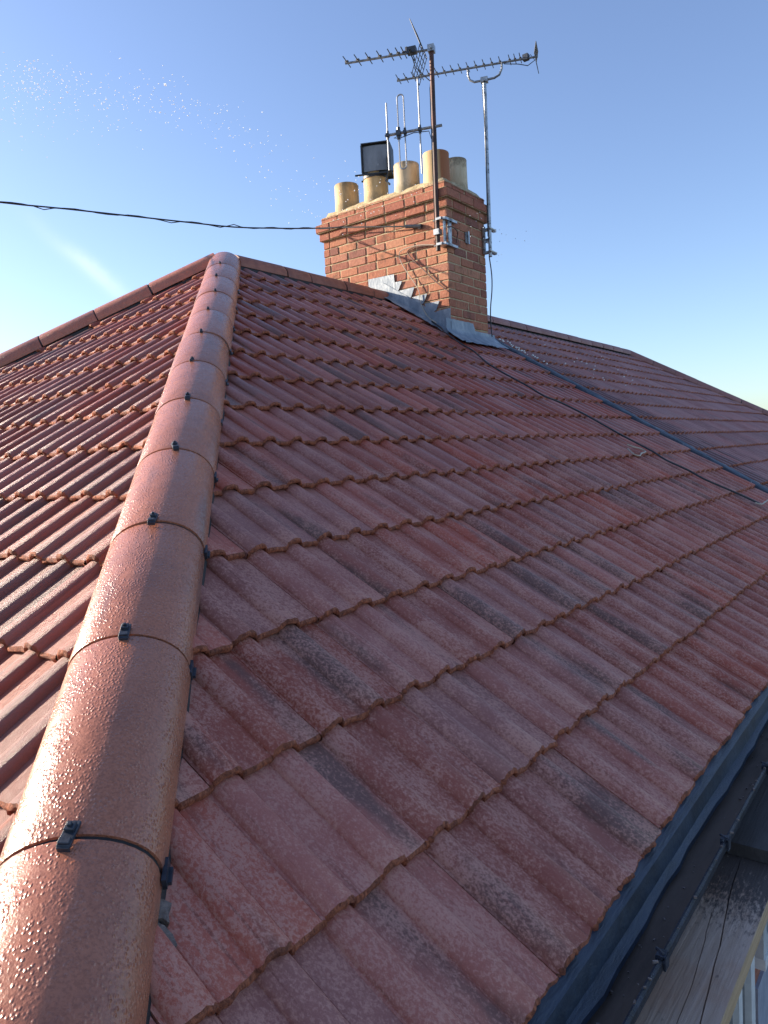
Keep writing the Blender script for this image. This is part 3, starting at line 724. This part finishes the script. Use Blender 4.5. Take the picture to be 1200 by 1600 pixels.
m = MB(); m.box((2.41, Y0 - 0.018, 0.45), (0.022, 0.03, 0.12)); m.box((2.385, Y0 - 0.010, 0.45), (0.02, 0.012, 0.10)); part('wall_bracket', m, M_GALV, ch)

# ------------------------------------------------------------------ pots and cowl
def pot(c, r, z0, z1, mat, label):
    p = tag(empty('chimney_pot', (c[0], c[1], z0)), label, 'chimney pot', 'chimney pots on the stack')
    m = MB(); H = z1 - z0
    m.lathe([(r * 1.04, -0.04), (r * 1.03, 0.0), (r, H * 0.3), (r * 0.985, H - 0.03), (r * 1.0, H - 0.008), (r * 0.975, H), (r * 0.87, H), (r * 0.86, H - 0.015), (r * 0.85, H * 0.2)], (c[0], c[1], z0))
    part('barrel', m, mat, p, True)
    m = MB(); m.lathe([(r * 0.85, H * 0.45), (r * 0.84, H * 0.45 - 0.01), (0.001, H * 0.45)], (c[0], c[1], z0)); part('sooty_flue', m, M_SOOT, p, True)
    return p
G0 = 0.975
pot((2.215, 0.515), 0.128, G0 - 0.01, 1.235, M_POT, 'yellow buff chimney pot at the left end of the stack')
pot((2.215, 0.125), 0.126, G0, 1.245, M_POT, 'stained buff chimney pot under the black box cowl')
pot((2.215, -0.262), 0.128, G0, 1.235, M_POTC, 'cream chimney pot below the folded dipole aerial')
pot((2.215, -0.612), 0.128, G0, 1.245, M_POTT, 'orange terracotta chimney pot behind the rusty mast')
pot((2.585, -0.605), 0.115, G0, 1.285, M_POTC, 'pale chimney pot in the back row, rightmost on the stack')
cw = tag(empty('chimney_cowl', (2.215, 0.125, 1.245)), 'black box cowl with grey front panel clamped on a chimney pot', 'cowl')
# box turned to show its grey panel to the hip end
cy, cx = 0.090, 2.22; zc0, zc1 = 1.225, 1.505
rotc = Matrix.Rotation(math.radians(27), 3, 'Z')
def cbox(m, c, s): m.box(Vector((cx, cy, 0)) + rotc @ Vector((c[0], c[1], 0)) + Vector((0, 0, c[2])), s, rotc)
m = MB(); cbox(m, (0.0, 0.0, (zc0 + zc1) / 2), (0.20, 0.30, zc1 - zc0)); part('housing', m, M_COWL, cw)
m = MB(); vs = []
for i in range(11):
    y = -0.132 + 0.264 * i / 10; bx = -0.106 - 0.018 * math.cos(math.pi * (i / 10 - 0.5))
    for z in (zc0 + 0.014, zc1 - 0.02):
        q = rotc @ Vector((bx, y, 0)); vs.append((cx + q.x, cy + q.y, z))
m.add(vs, [(i * 2, i * 2 + 2, i * 2 + 3, i * 2 + 1) for i in range(10)]); part('front_panel', m, M_COWLP, cw, True)
m = MB()
for y in (-0.132, 0.132): cbox(m, (-0.110, y * 1.09, (zc0 + zc1) / 2), (0.03, 0.014, zc1 - zc0 - 0.01))
cbox(m, (-0.115, 0, zc1 + 0.004), (0.04, 0.29, 0.010)); part('frame', m, M_COWL, cw)
m = MB(); cbox(m, (-0.115, 0.02, zc0 - 0.012), (0.014, 0.40, 0.014)); cbox(m, (0.06, 0.02, zc0 - 0.012), (0.014, 0.34, 0.014)); part('clamp_bar', m, M_COWL, cw)
m = MB(); m.lathe([(0.131, 0.0), (0.131, 0.03)], (2.215, 0.125, 1.19)); part('clamp_band', m, M_COWL, cw, True)
m = MB(); m.tube([(2.16, -0.075, 1.36), (2.15, -0.085, 1.20), (2.14, -0.06, 1.12), (2.13, -0.11, 1.07)], 0.011, 6); part('strap', m, M_COWL, cw, True)

# ------------------------------------------------------------------ aerials
BD = Vector((-0.34, 0.94, 0)).normalized(); ED = Vector((BD.y, -BD.x, 0))
m1a, m1b = Vector((1.98, -0.742, 0.262)), Vector((1.98, -0.764, 2.10))
a1 = tag(empty('tv_aerial', m1b), 'left tv aerial with folded grid reflector on a rusty mast', 'aerial', 'rooftop aerials')
m = MB(); m.tube([m1a, m1a.lerp(m1b, 0.5), m1b], 0.0215, 12); part('mast', m, M_RUST, a1, True)
m = MB(); zb = 2.07; st = m1b + Vector((0, 0, zb - m1b.z))
m.tube([st - BD * 0.03, st + BD * 0.84 + Vector((0, 0, 0.045))], 0.0105, 8); part('boom', m, M_ALUD, a1, True)
def bpt(s0, t): return s0 + BD * t + Vector((0, 0, 0.0535 * t))
for i, t in enumerate((0.825, 0.715, 0.605, 0.495, 0.390, 0.315, 0.262)):
    L = 0.105
    m = MB(); q = bpt(st, t) + Vector((0, 0, 0.012)); m.tube([q - ED * L, q + ED * L], 0.0048, 6); m.box(q, (0.022, 0.03, 0.02)); part('director', m, M_COWL, a1, True)
m = MB(); q = bpt(st, 0.185) + Vector((0, 0, 0.018)); m.box(q, (0.06, 0.085, 0.055), Matrix.Rotation(math.radians(20), 3, 'Z')); m.box(q + BD * 0.05 + Vector((0, 0, 0.012)), (0.02, 0.02, 0.06))
bm_me = part('balun_box', m, M_BLACK, a1)
m = MB(); q = bpt(st, 0.185)
loop = [q + ED * (0.10 * math.cos(a)) + Vector((0, 0, 0.02 * math.sin(a) - 0.02)) for a in [2 * math.pi * i / 16 for i in range(17)]]
m.tube(loop, 0.005, 6, caps=False); part('dipole', m, M_COWL, a1, True)
def reflector(parent, s0, tc, hgt, halfw, back, mat):
    """V of two rod grids folded back from the boom"""
    for sg in (1, -1):
        m = MB(); c0 = bpt(s0, tc)
        top = c0 + BD * (back) + Vector((0, 0, sg * hgt))
        for k in range(-2, 3):
            m.tube([c0 + ED * (halfw * k / 2), top + ED * (halfw * k / 2)], 0.0035, 5)
        for k in range(0, 6):
            p = c0.lerp(top, (k + 0.3) / 5.4); m.tube([p - ED * halfw, p + ED * halfw], 0.0035, 5)
        part('reflector_wing', m, mat, parent, True)
reflector(a1, st, 0.075, 0.235, 0.13, 0.085, M_COWL)
m = MB(); m.box(st + Vector((0, 0, 0.005)), (0.07, 0.06, 0.06), Matrix.Rotation(math.radians(20), 3, 'Z')); m.tube([st + ED * -0.05, st + ED * 0.06], 0.008, 6); part('mast_clamp', m, M_GALV, a1)
m = MB(); m.tube([bpt(st, 0.19) + Vector((0, 0, -0.02)), bpt(st, 0.16) + Vector((0, 0, -0.13)), bpt(st, 0.06) + Vector((0, 0, -0.24)), bpt(st, 0.02) + Vector((0, 0, -0.28)), m1a.lerp(m1b, 0.8) + BD * 0.026, m1a.lerp(m1b, 0.5) + BD * 0.027, m1a.lerp(m1b, 0.1) + BD * 0.026], 0.0045, 6)
part('coax_lead', m, M_CABLE, a1, True)
# corner bracket of the left mast
m = MB()
for z in (0.545, 0.315):
    m.box((2.02, -0.775, z), (0.15, 0.06, 0.022)); m.box((2.075, -0.822, z), (0.22, 0.03, 0.022)); m.tube([(1.98, -0.80, z), (1.98, -0.70, z)], 0.009, 6)
m.box((2.005, -0.805, 0.43), (0.035, 0.012, 0.23)); m.box((2.075, -0.818, 0.43), (0.05, 0.010, 0.23)); m.box((2.040, -0.826, 0.43), (0.014, 0.014, 0.24))
m.box((1.975, -0.748, 0.43), (0.06, 0.06, 0.05))
part('corner_bracket', m, M_GALV, a1)
# vhf / fm aerial on the same mast
fz = 1.385; fs = Vector((1.978, -0.757, fz))
fm = tag(empty('radio_aerial', fs), 'radio aerial with upright folded dipole and rods clamped half way up the rusty mast', 'aerial', 'rooftop aerials')
m = MB(); m.tube([fs - BD * 0.075, fs + BD * 0.475], 0.0135, 8); part('boom', m, M_ALUD, fm, True)
m = MB(); q = fs + BD * 0.450; m.tube([q + Vector((0, 0, -0.32)), q + Vector((0, 0, 0.295))], 0.0075, 8); part('director', m, M_ALU, fm, True)
m = MB(); q = fs + BD * 0.135; m.tube([q + Vector((0, 0, -0.40)), q + Vector((0, 0, 0.46))], 0.0075, 8); part('reflector', m, M_ALU, fm, True)
m = MB(); q1, q2 = fs + BD * 0.342, fs + BD * 0.280; c = (q1 + q2) / 2; rr = (q1 - q2).length / 2; u = (q1 - q2).normalized()
lp = [c + u * (rr * math.cos(a)) + Vector((0, 0, 0.315 + rr * math.sin(a))) for a in [math.pi * i / 10 for i in range(11)]]
lp += [c + u * (rr * math.cos(a)) + Vector((0, 0, -0.300 + rr * math.sin(a))) for a in [math.pi + math.pi * i / 10 for i in range(11)]]
lp.append(lp[0]); m.tube(lp, 0.0068, 8, caps=False); part('folded_dipole', m, M_ALU, fm, True)
for t, s in ((0.450, 0.030), (0.342, 0.042), (0.280, 0.030), (0.135, 0.030)):
    m = MB(); q = fs + BD * t; m.box(q, (s * 1.2, s, s * 1.1), Matrix.Rotation(math.radians(20), 3, 'Z')); m.tube([q + Vector((0, 0, -s * 1.3)), q + Vector((0, 0, s * 1.3))], s * 0.4, 8); part('element_clamp', m, M_BLACK, fm)
m = MB(); m.tube([fs + BD * 0.342 + Vector((0, 0, -0.02)), fs + BD * 0.39 + Vector((0, 0, -0.035)), fs + BD * 0.33 + Vector((0, 0, -0.045)), fs + BD * 0.2 + Vector((0, 0, -0.02)), fs + BD * 0.05 + Vector((0, 0, -0.03)), fs + BD * 0.026 + Vector((0, 0, -0.12))], 0.004, 6); part('coax_lead', m, M_CABLE, fm, True)
# right aerial
m2a, m2b = Vector((2.768, -0.862, 0.325)), Vector((2.792, -0.860, 2.045))
a2 = tag(empty('tv_aerial', m2b), 'long tv aerial on a cradle arm and silver mast at the right corner', 'aerial', 'rooftop aerials')
m = MB(); m.tube([m2a, m2a.lerp(m2b, 0.5), m2b], 0.0185, 12); part('mast', m, M_GALV, a2, True)
s2 = m2b + Vector((0, 0, 0.150))
def b2(t): return s2 + BD * t + Vector((0, 0, 0.033 * t))
m = MB(); m.tube([b2(-0.53), b2(0.90)], 0.0105, 8); part('boom', m, M_ALUD, a2, True)
for i in range(17):
    t = 0.885 - 0.0805 * i if i < 14 else -0.205 - 0.052 * (i - 13)
    m = MB(); q = b2(t) + Vector((0, 0, 0.013)); m.tube([q - ED * 0.10, q + ED * 0.10], 0.0042, 6); m.box(q, (0.016, 0.02, 0.016)); part('director', m, M_COWL, a2, True)
m = MB(); m.tube([b2(0.165), b2(0.160) + Vector((0, 0, -0.07)), b2(0.145) + Vector((0, 0, -0.115)), b2(0.10) + Vector((0, 0, -0.140)), b2(0) + Vector((0, 0, -0.138)), b2(-0.10) + Vector((0, 0, -0.132)), b2(-0.15) + Vector((0, 0, -0.110)), b2(-0.175) + Vector((0, 0, -0.06)), b2(-0.178)], 0.011, 8); part('cradle_arm', m, M_ALUD, a2, True)
m = MB(); m.box(b2(0) + Vector((0, 0, -0.138)), (0.06, 0.07, 0.045), Matrix.Rotation(math.radians(20), 3, 'Z')); m.tube([m2b + ED * -0.04, m2b + ED * 0.04], 0.010, 6); part('mast_clamp', m, M_GALV, a2)
m = MB(); m.box(b2(-0.415) + Vector((0, 0, 0.010)), (0.045, 0.055, 0.055)); part('balun_box', m, M_BLACK, a2)
reflector(a2, s2, -0.505, 0.105, 0.10, -0.020, M_COWL)
m = MB(); m.tube([b2(-0.42) + Vector((0, 0, -0.02)), b2(-0.46) + Vector((0, 0, 0.03)), b2(-0.50) + Vector((0, 0, -0.03)), b2(-0.43) + Vector((0, 0, -0.07)), b2(-0.34) + Vector((0, 0, -0.04)), b2(-0.2) + Vector((0, 0, -0.015))], 0.004, 6); part('coax_lead', m, M_CABLE, a2, True)
m = MB(); m.tube([m2b + Vector((-0.03, 0.01, -0.05)), m2b.lerp(m2a, 0.3) + Vector((-0.022, 0, 0)), m2a + Vector((-0.02, 0.01, 0.2))], 0.004, 6); part('down_lead', m, M_CABLE, a2, True)
m = MB()
for z in (0.60, 0.375):
    m.box((2.775, -0.835, z), (0.05, 0.10, 0.02)); m.box((2.825, -0.86, z), (0.12, 0.035, 0.022)); m.tube([(2.72, -0.885, z), (2.86, -0.885, z)], 0.007, 6)
m.box((2.735, -0.815, 0.49), (0.03, 0.02, 0.27)); m.box((2.775, -0.84, 0.49), (0.05, 0.05, 0.035))
part('corner_bracket', m, M_GALV, a2)

# ------------------------------------------------------------------ cables
def cable(name, pts, r, mat, label, sub=3):
    P = [Vector(p) for p in pts]; out = []
    for i in range(len(P) - 1):
        p0, p1, p2, p3 = P[max(i - 1, 0)], P[i], P[i + 1], P[min(i + 2, len(P) - 1)]
        for k in range(sub):
            t = k / sub
            out.append(0.5 * ((2 * p1) + (-p0 + p2) * t + (2 * p0 - 5 * p1 + 4 * p2 - p3) * t * t + (-p0 + 3 * p1 - 3 * p2 + p3) * t ** 3))
    out.append(P[-1])
    m = MB(); m.tube(out, r, 6); o = part(name, m, mat, None, True); tag(o, label, 'cable'); return o
ovh = [(2.035, -0.506, 0.555), (2.005, -0.30, 0.59), (1.985, -0.086, 0.632), (1.96, 0.322, 0.712), (1.90, 0.80, 0.795), (1.569, 0.99, 0.77), (1.181, 1.155, 0.737), (0.787, 1.318, 0.732), (0.257, 1.587, 0.744), (-0.26, 1.8, 0.741), (-0.755, 1.962, 0.72), (-1.429, 2.16, 0.72), (-3.0, 2.75, 0.80), (-6.0, 3.8, 1.1), (-10.0, 5.2, 1.7)]
ov = cable('overhead_cable', ovh, 0.0068, M_CABLE, 'black overhead cable bundle slung from the left sky to the chimney')
rc = random.Random(21)
m = MB(); pts = [Vector(p) for p in ovh]; sp = []
for i in range(3, len(pts) - 1):
    for k in range(6):
        t = k / 6; a = (i * 6 + k) * 1.1; p = pts[i].lerp(pts[i + 1], t); amp = 0.009 + (0.016 if rc.random() > 0.85 else 0)
        sp.append(p + Vector((math.cos(a) * amp * 0.6, math.cos(a) * amp * 0.6, math.sin(a) * amp)))
m.tube(sp, 0.0045, 5); o = part('lashing_strand', m, M_CABLE, ov, True); o.location = (0, 0, 0)
m = MB(); m.tube([(2.03, -0.53, 0.548), (2.02, -0.42, 0.568), (2.015, -0.36, 0.578)], 0.018, 8); m.box((2.04, -0.51, 0.55), (0.03, 0.03, 0.04)); o = part('dead_end_clamp', m, M_BLACK, ov); o.location = (0, 0, 0)
cable('coax_cable', [(2.03, -0.70, 0.335), (2.035, -0.624, 0.350), (2.035, -0.523, 0.362), (2.035, -0.42, 0.367), (2.035, -0.361, 0.354), (2.035, -0.359, 0.321), (2.035, -0.413, 0.251), (2.035, -0.531, 0.137), (2.035, -0.645, 0.016), (2.035, -0.79, -0.105), (2.045, -0.812, -0.13)], 0.006, M_CABLEB, 'brown coax cable looping across the sunlit brick face to the corner')
cable('coax_cable', [(2.03, -0.66, 0.345), (2.03, -0.523, 0.372), (2.03, -0.421, 0.380), (2.03, -0.305, 0.374), (2.03, -0.254, 0.342), (2.03, -0.276, 0.253), (2.03, -0.334, 0.157), (2.03, -0.45, -0.016), (2.03, -0.472, -0.087), (2.028, -0.482, -0.172), (2.02, -0.560, -0.31), (1.95, -0.70, -0.40)], 0.0042, M_CABLEW, 'thin pale cable hanging down the sunlit brick face over the flashing')
roofc = [(2.00, -0.62, -0.37), (1.93, -0.76, -0.455), (1.856, -0.85, -0.518), (1.749, -1.079, -0.663), (1.733, -1.216, -0.748), (1.587, -1.421, -0.880), (1.549, -1.56, -0.967), (1.551, -1.681, -1.042), (1.571, -1.808, -1.122), (1.555, -1.953, -1.214), (1.661, -2.042, -1.270), (1.718, -2.153, -1.340), (1.75, -2.272, -1.416), (1.75, -2.453, -1.530), (1.763, -2.558, -1.596), (1.804, -2.732, -1.706), (1.766, -2.838, -1.773), (1.859, -2.976, -1.860), (1.865, -3.089, -1.931), (1.985, -3.228, -2.019), (2.062, -3.323, -2.079), (2.114, -3.423, -2.142)]
cable('coax_cable', roofc, 0.0075, M_CABLE, 'black cable trailing down the front tiles from chimney to eave side')
cable('cable_end', [(2.03, -3.41, -2.128), (2.12, -3.435, -2.146), (2.30, -3.43, -2.140), (2.50, -3.425, -2.139)], 0.006, M_CABLEW, 'loose off-white cable end on the tiles at the right edge')
cable('cable_offcut', [(1.36, -2.69, -1.672), (1.30, -2.75, -1.712), (1.36, -2.775, -1.728), (1.46, -2.755, -1.713), (1.62, -2.735, -1.702), (1.60, -2.70, -1.676), (1.50, -2.69, -1.664), (1.44, -2.66, -1.642)], 0.0052, M_CABLEW, 'small curled pale cable offcut lying on the tiles')
cable('coax_cable', [(2.772, -0.845, 0.33), (2.81, -0.845, 0.154), (2.80, -0.845, -0.009), (2.785, -0.83, -0.177), (2.785, -0.825, -0.34), (2.785, -0.835, -0.47)], 0.006, M_CABLE, 'thin cable dropping down the shaded right corner of the chimney')
cable('coax_cable', [(1.99, -0.835, 0.46), (2.06, -0.855, 0.475), (2.15, -0.85, 0.46), (2.20, -0.825, 0.44), (2.19, -0.815, 0.36)], 0.006, M_CABLEB, 'short cable loop at the left mast bracket on the shaded face')

# ------------------------------------------------------------------ eaves: fascia, felt, gutter
XE0, XE1 = -4.15, 3.04
m = MB(); m.box(((XE0 + 13.0) / 2, -EY + 0.055, EZ - 0.115), (13.0 - XE0, 0.025, 0.17)); part('fascia', m, M_GREYP, house)
m = MB(); m.box(((XE0 + 13.0) / 2, -3.87, EZ - 0.195), (13.0 - XE0, 0.26, 0.012)); part('soffit', m, M_WHITE, house)
m = MB(); m.box((-EY + 0.055, 0, EZ - 0.115), (0.025, 2 * EY - 0.2, 0.17)); part('fascia', m, M_GREYP, house)
re = random.Random(9)
m = MB(); vs = []; n = 150
for i in range(n + 1):
    x = XE0 + (13 - XE0) * (i / n) ** 1.35; j = 0.006 * math.sin(x * 5.3) + re.uniform(-.004, .004)
    for y, z in ((-EY + 0.09, EZ + 0.005), (-EY - 0.008, EZ - 0.030), (-EY - 0.016 + j * 0.3, EZ - 0.068 + j * 0.5)):
        vs.append((x, y, z))
m.add(vs, [(i * 3 + j, i * 3 + j + 1, (i + 1) * 3 + j + 1, (i + 1) * 3 + j) for i in range(n) for j in range(2)])
part('eaves_felt', m, M_FELT, house, True)
m = MB(); vs = []
for i in range(n + 1):
    x = XE0 + (13 - XE0) * (i / n) ** 1.35; j = 0.004 * math.sin(x * 5.3 + 1) + re.uniform(-.004, .004); q = 0.004 * math.sin(x * 3.1)
    for y, z in ((-EY - 0.012, EZ - 0.066), (-EY - 0.034 + j, EZ - 0.072 + q), (-EY - 0.036 + j, EZ - 0.082 + q)):
        vs.append((x, y, z))
m.add(vs, [(i * 3 + j, i * 3 + j + 1, (i + 1) * 3 + j + 1, (i + 1) * 3 + j) for i in range(n) for j in range(2)])
part('felt_lip', m, M_FELT, house, True)
gt = tag(empty('gutter', (0, -EY - 0.07, EZ - 0.1)), 'navy black gutter with brown silt along the eave of the red roof', 'gutter')
gp = [(-0.008, -0.062), (-0.006, -0.085), (-0.014, -0.105), (-0.034, -0.116), (-0.060, -0.118), (-0.080, -0.110), (-0.094, -0.090), (-0.099, -0.070), (-0.099, -0.059), (-0.103, -0.056), (-0.108, -0.060), (-0.107, -0.072), (-0.101, -0.094), (-0.085, -0.116), (-0.060, -0.125), (-0.030, -0.123)]
m = MB(); vs = []; n = 40; k = len(gp)
for i in range(n + 1):
    x = XE0 + (13 - XE0) * i / n
    for y, z in gp: vs.append((x, -EY + y + re.uniform(-.0008, .0008), EZ + z))
m.add(vs, [(i * k + j, i * k + j + 1, (i + 1) * k + j + 1, (i + 1) * k + j) for i in range(n) for j in range(k - 1)])
part('trough', m, M_GUTTER, gt, True)
m = MB(); vs = []; n = 120
for i in range(n + 1):
    x = XE0 + (13 - XE0) * i / n
    for y in (-0.012, -0.040, -0.070, -0.090): vs.append((x, -EY + y, EZ - 0.098 + re.uniform(-.003, .003) + (0.006 if y in (-0.012, -0.090) else 0)))
m.add(vs, [(i * 4 + j, i * 4 + j + 1, (i + 1) * 4 + j + 1, (i + 1) * 4 + j) for i in range(n) for j in range(3)])
part('silt', m, M_SILT, gt, True)
for x in [-3.725 + 0.497 * i for i in range(0, 26)]:
    m = MB(); m.box((x, -EY - 0.103, EZ - 0.054), (0.022, 0.016, 0.007)); m.box((x, -EY - 0.1105, EZ - 0.066), (0.022, 0.005, 0.026)); m.box((x, -EY - 0.096, EZ - 0.060), (0.020, 0.005, 0.014))
    m.tube([(x + 0.010, -EY - 0.090, EZ - 0.052), (x - 0.006, -EY - 0.108, EZ - 0.050)], 0.003, 6)
    part('bracket_clip', m, M_GUTTER, gt)

m = MB(); rg_ = random.Random(77)
for _ in range(260):
    x = XE0 + 0.6 + rg_.random() ** 1.6 * 5.5; on_lip = rg_.random() < 0.22
    y, z = ((-EY - 0.103 + rg_.uniform(-.006, .006), EZ - 0.0555) if on_lip else (-EY - rg_.uniform(0.02, 0.09), EZ - 0.096))
    r_ = rg_.uniform(0.0012, 0.0045); m.box((x, y, z), (r_ * rg_.uniform(1, 2.5), r_, r_), Matrix.Rotation(rg_.uniform(0, 3), 3, 'Z'))
o = part('grit', m, M_SMEAR, gt); o['kind'] = 'stuff'
# ------------------------------------------------------------------ scaffold boards
def board(name, xr, yl, yr, zt, th, cracks, mat, edge, label, yaw=0.0):
    """lofted plank with split lines cut into its face; local x runs along the board from xr[0]"""
    n = 46; vs = []; rw = []
    for i in range(n + 1):
        x = xr[0] + (xr[1] - xr[0]) * i / n; row = [(yl, zt - th), (yl, zt)]
        cs = []
        for pts, (w0, dp) in cracks:
            if x <= pts[0][0] or x >= pts[-1][0]: ww = 0.0002; xx = min(max(x, pts[0][0]), pts[-1][0])
            else: ww = w0 * min(1, (x - pts[0][0]) / 0.1, (pts[-1][0] - x) / 0.1) + 0.0002; xx = x
            for a, b in zip(pts, pts[1:]):
                if a[0] <= xx <= b[0]: y = a[1] + (b[1] - a[1]) * (xx - a[0]) / (b[0] - a[0]); break
            cs.append((y + random.uniform(-.0006, .0006), ww, dp))
        for y, ww, dp in sorted(cs, key=lambda c: -c[0]):
            row += [(y + ww, zt), (y, zt - min(dp, ww * 6)), (y - ww, zt)]
        row += [(yr, zt), (yr - 0.002, zt - 0.004), (yr - 0.002, zt - th)]
        rw.append(row); vs += [(x - xr[0], y - yl, z - zt) for y, z in row]
    k = len(rw[0]); m = MB()
    m.add(vs, [(i * k + j, i * k + (j + 1) % k, (i + 1) * k + (j + 1) % k, (i + 1) * k + j) for i in range(n) for j in range(k)])
    m.add(vs[:k], [tuple(range(k))]); m.add(vs[-k:], [tuple(range(k))])
    for q, f in enumerate(m.f):
        if len(f) == 4 and f[0] % k in (k - 3, k - 2): m.mi[q] = 1
    me = m.mesh(name, [mat, edge]); o = link(name, me); o.location = (xr[0], yl, zt); tag(o, label, 'scaffold board', 'scaffold boards by the gutter'); return o
def lift(p, f): return (-4.0802 + (p[0] + 4.0802) * f, -4.56745 + (p[1] + 4.56745) * f)
crackR = [(-3.2, -4.205), (-2.645, -4.183), (-2.552, -4.175), (-2.448, -4.164), (-2.368, -4.158), (-2.305, -4.150), (-2.199, -4.136), (-2.115, -4.128), (-1.955, -4.120)]
crackL = [(-3.3, -4.165), (-2.546, -4.142), (-2.458, -4.134), (-2.394, -4.129), (-2.332, -4.120), (-2.27, -4.116), (-2.2, -4.114)]
crackR = [lift(p, 0.947) for p in crackR]; crackL = [lift(p, 0.947) for p in crackL]
board('scaffold_board', (-3.75, -2.077), -4.01, -4.234, -2.72, 0.038, [(crackR, (0.0013, 0.012)), (crackL, (0.0008, 0.006))], M_WOOD, M_WOODE, 'grey cracked scaffold board beneath the gutter with raw yellow edge')
board('scaffold_board', (-2.089, 1.6), -4.112, -4.34, -2.684, 0.034, [], M_WOODD, M_WOODD, 'dark wet scaffold board overlapping the end of the cracked board')
m = MB(); m.box((-2.03, -4.0, -2.785), (0.06, 0.75, 0.05)); o = part('putlog', m, M_GALV, None); tag(o, 'steel putlog bearer under the scaffold boards', 'scaffold tube')

# ------------------------------------------------------------------ water spray and flakes
def drops(name, items, mat, label):
    m = MB()
    for c, r, ax in items:
        c = Vector(c); a = [Vector((1, 0, 0)), Vector((0, 1, 0)), Vector((0, 0, 1))]
        vs = []
        for i, (lat, cnt) in enumerate(((90, 1), (35, 6), (-35, 6), (-90, 1))):
            for j in range(cnt):
                th = 2 * math.pi * (j + 0.5 * (i % 2)) / cnt; la = math.radians(lat)
                vs.append(c + Vector((math.cos(la) * math.cos(th) * r * ax, math.cos(la) * math.sin(th) * r * ax, math.sin(la) * r)))
        fs = [(0, 1 + j, 1 + (j + 1) % 6) for j in range(6)] + [(13, 7 + (j + 1) % 6, 7 + j) for j in range(6)]
        for j in range(6): fs += [(1 + j, 7 + j, 7 + (j + 1) % 6), (1 + j, 7 + (j + 1) % 6, 1 + (j + 1) % 6)]
        m.add(vs, fs)
    o = part(name, m, mat, None, True); tag(o, label, 'water spray', kind='stuff'); return o
rs = random.Random(42); it = []
arc = [(-2.75, -1.15, 0.04), (-2.40, -1.37, 0.05), (-2.14, -1.52, 0.06), (-1.85, -1.77, 0.05), (-1.65, -1.87, -0.02), (-1.42, -1.99, -0.16), (-1.21, -2.08, -0.38)]
arc = [Vector(a) for a in arc]
dens = [220, 260, 160, 75, 50, 26]
for i, nn in enumerate(dens):
    for _ in range(nn):
        p = arc[i].lerp(arc[i + 1], rs.random()); s = rs.gauss(0, 1)
        spread = (0.13, 0.12, 0.11, 0.10, 0.10, 0.10)[i]
        p = p + Vector((rs.gauss(0, 0.10), rs.gauss(0, 0.10), 0)) + Vector((0, 0, -abs(s) * spread * 0.9 + 0.03))
        p = p + (p - CAM) * rs.uniform(-0.12, 0.25)
        it.append((p, rs.choice((0.0012, 0.0015, 0.002, 0.0024, 0.0028)), rs.uniform(0.9, 1.6)))
it.append((arc[2].lerp(arc[3], 0.97) + Vector((0, 0, 0.02)), 0.007, 1.0))
for _ in range(70): it.append(((2.0 - rs.uniform(0.2, 1.2), rs.uniform(-0.7, 0.5), 0.70 + rs.gauss(0, 0.08)), rs.uniform(0.0025, 0.0055), 1.2))
for _ in range(26): it.append(((2.2 + rs.uniform(-.2, .7), -0.95 - rs.uniform(0, 0.3), 0.45 + rs.gauss(0, 0.12)), rs.uniform(0.0025, 0.005), 1.2))
drops('water_spray', it, M_DROP, 'fine spray of water drops flying across the sky at left')
it = []
for _ in range(30):
    x = rs.uniform(3.4, 6.6); y = -rs.uniform(0.25, 1.4) - (x - 3.4) * 0.08
    it.append(((x, y, y * TT + 0.008), rs.uniform(0.003, 0.009), 1.6))
for _ in range(26):
    b = rs.uniform(0.85, 1.5); p = F2 @ Vector((3.05 + rs.uniform(-.05, .1), -b, 0.03)); it.append((p, rs.uniform(0.005, 0.010), 1.5))
o = drops('debris_flakes', it, M_CHIP, 'pale flakes of washed-off debris scattered on the dusty roof'); o['category'] = 'debris'
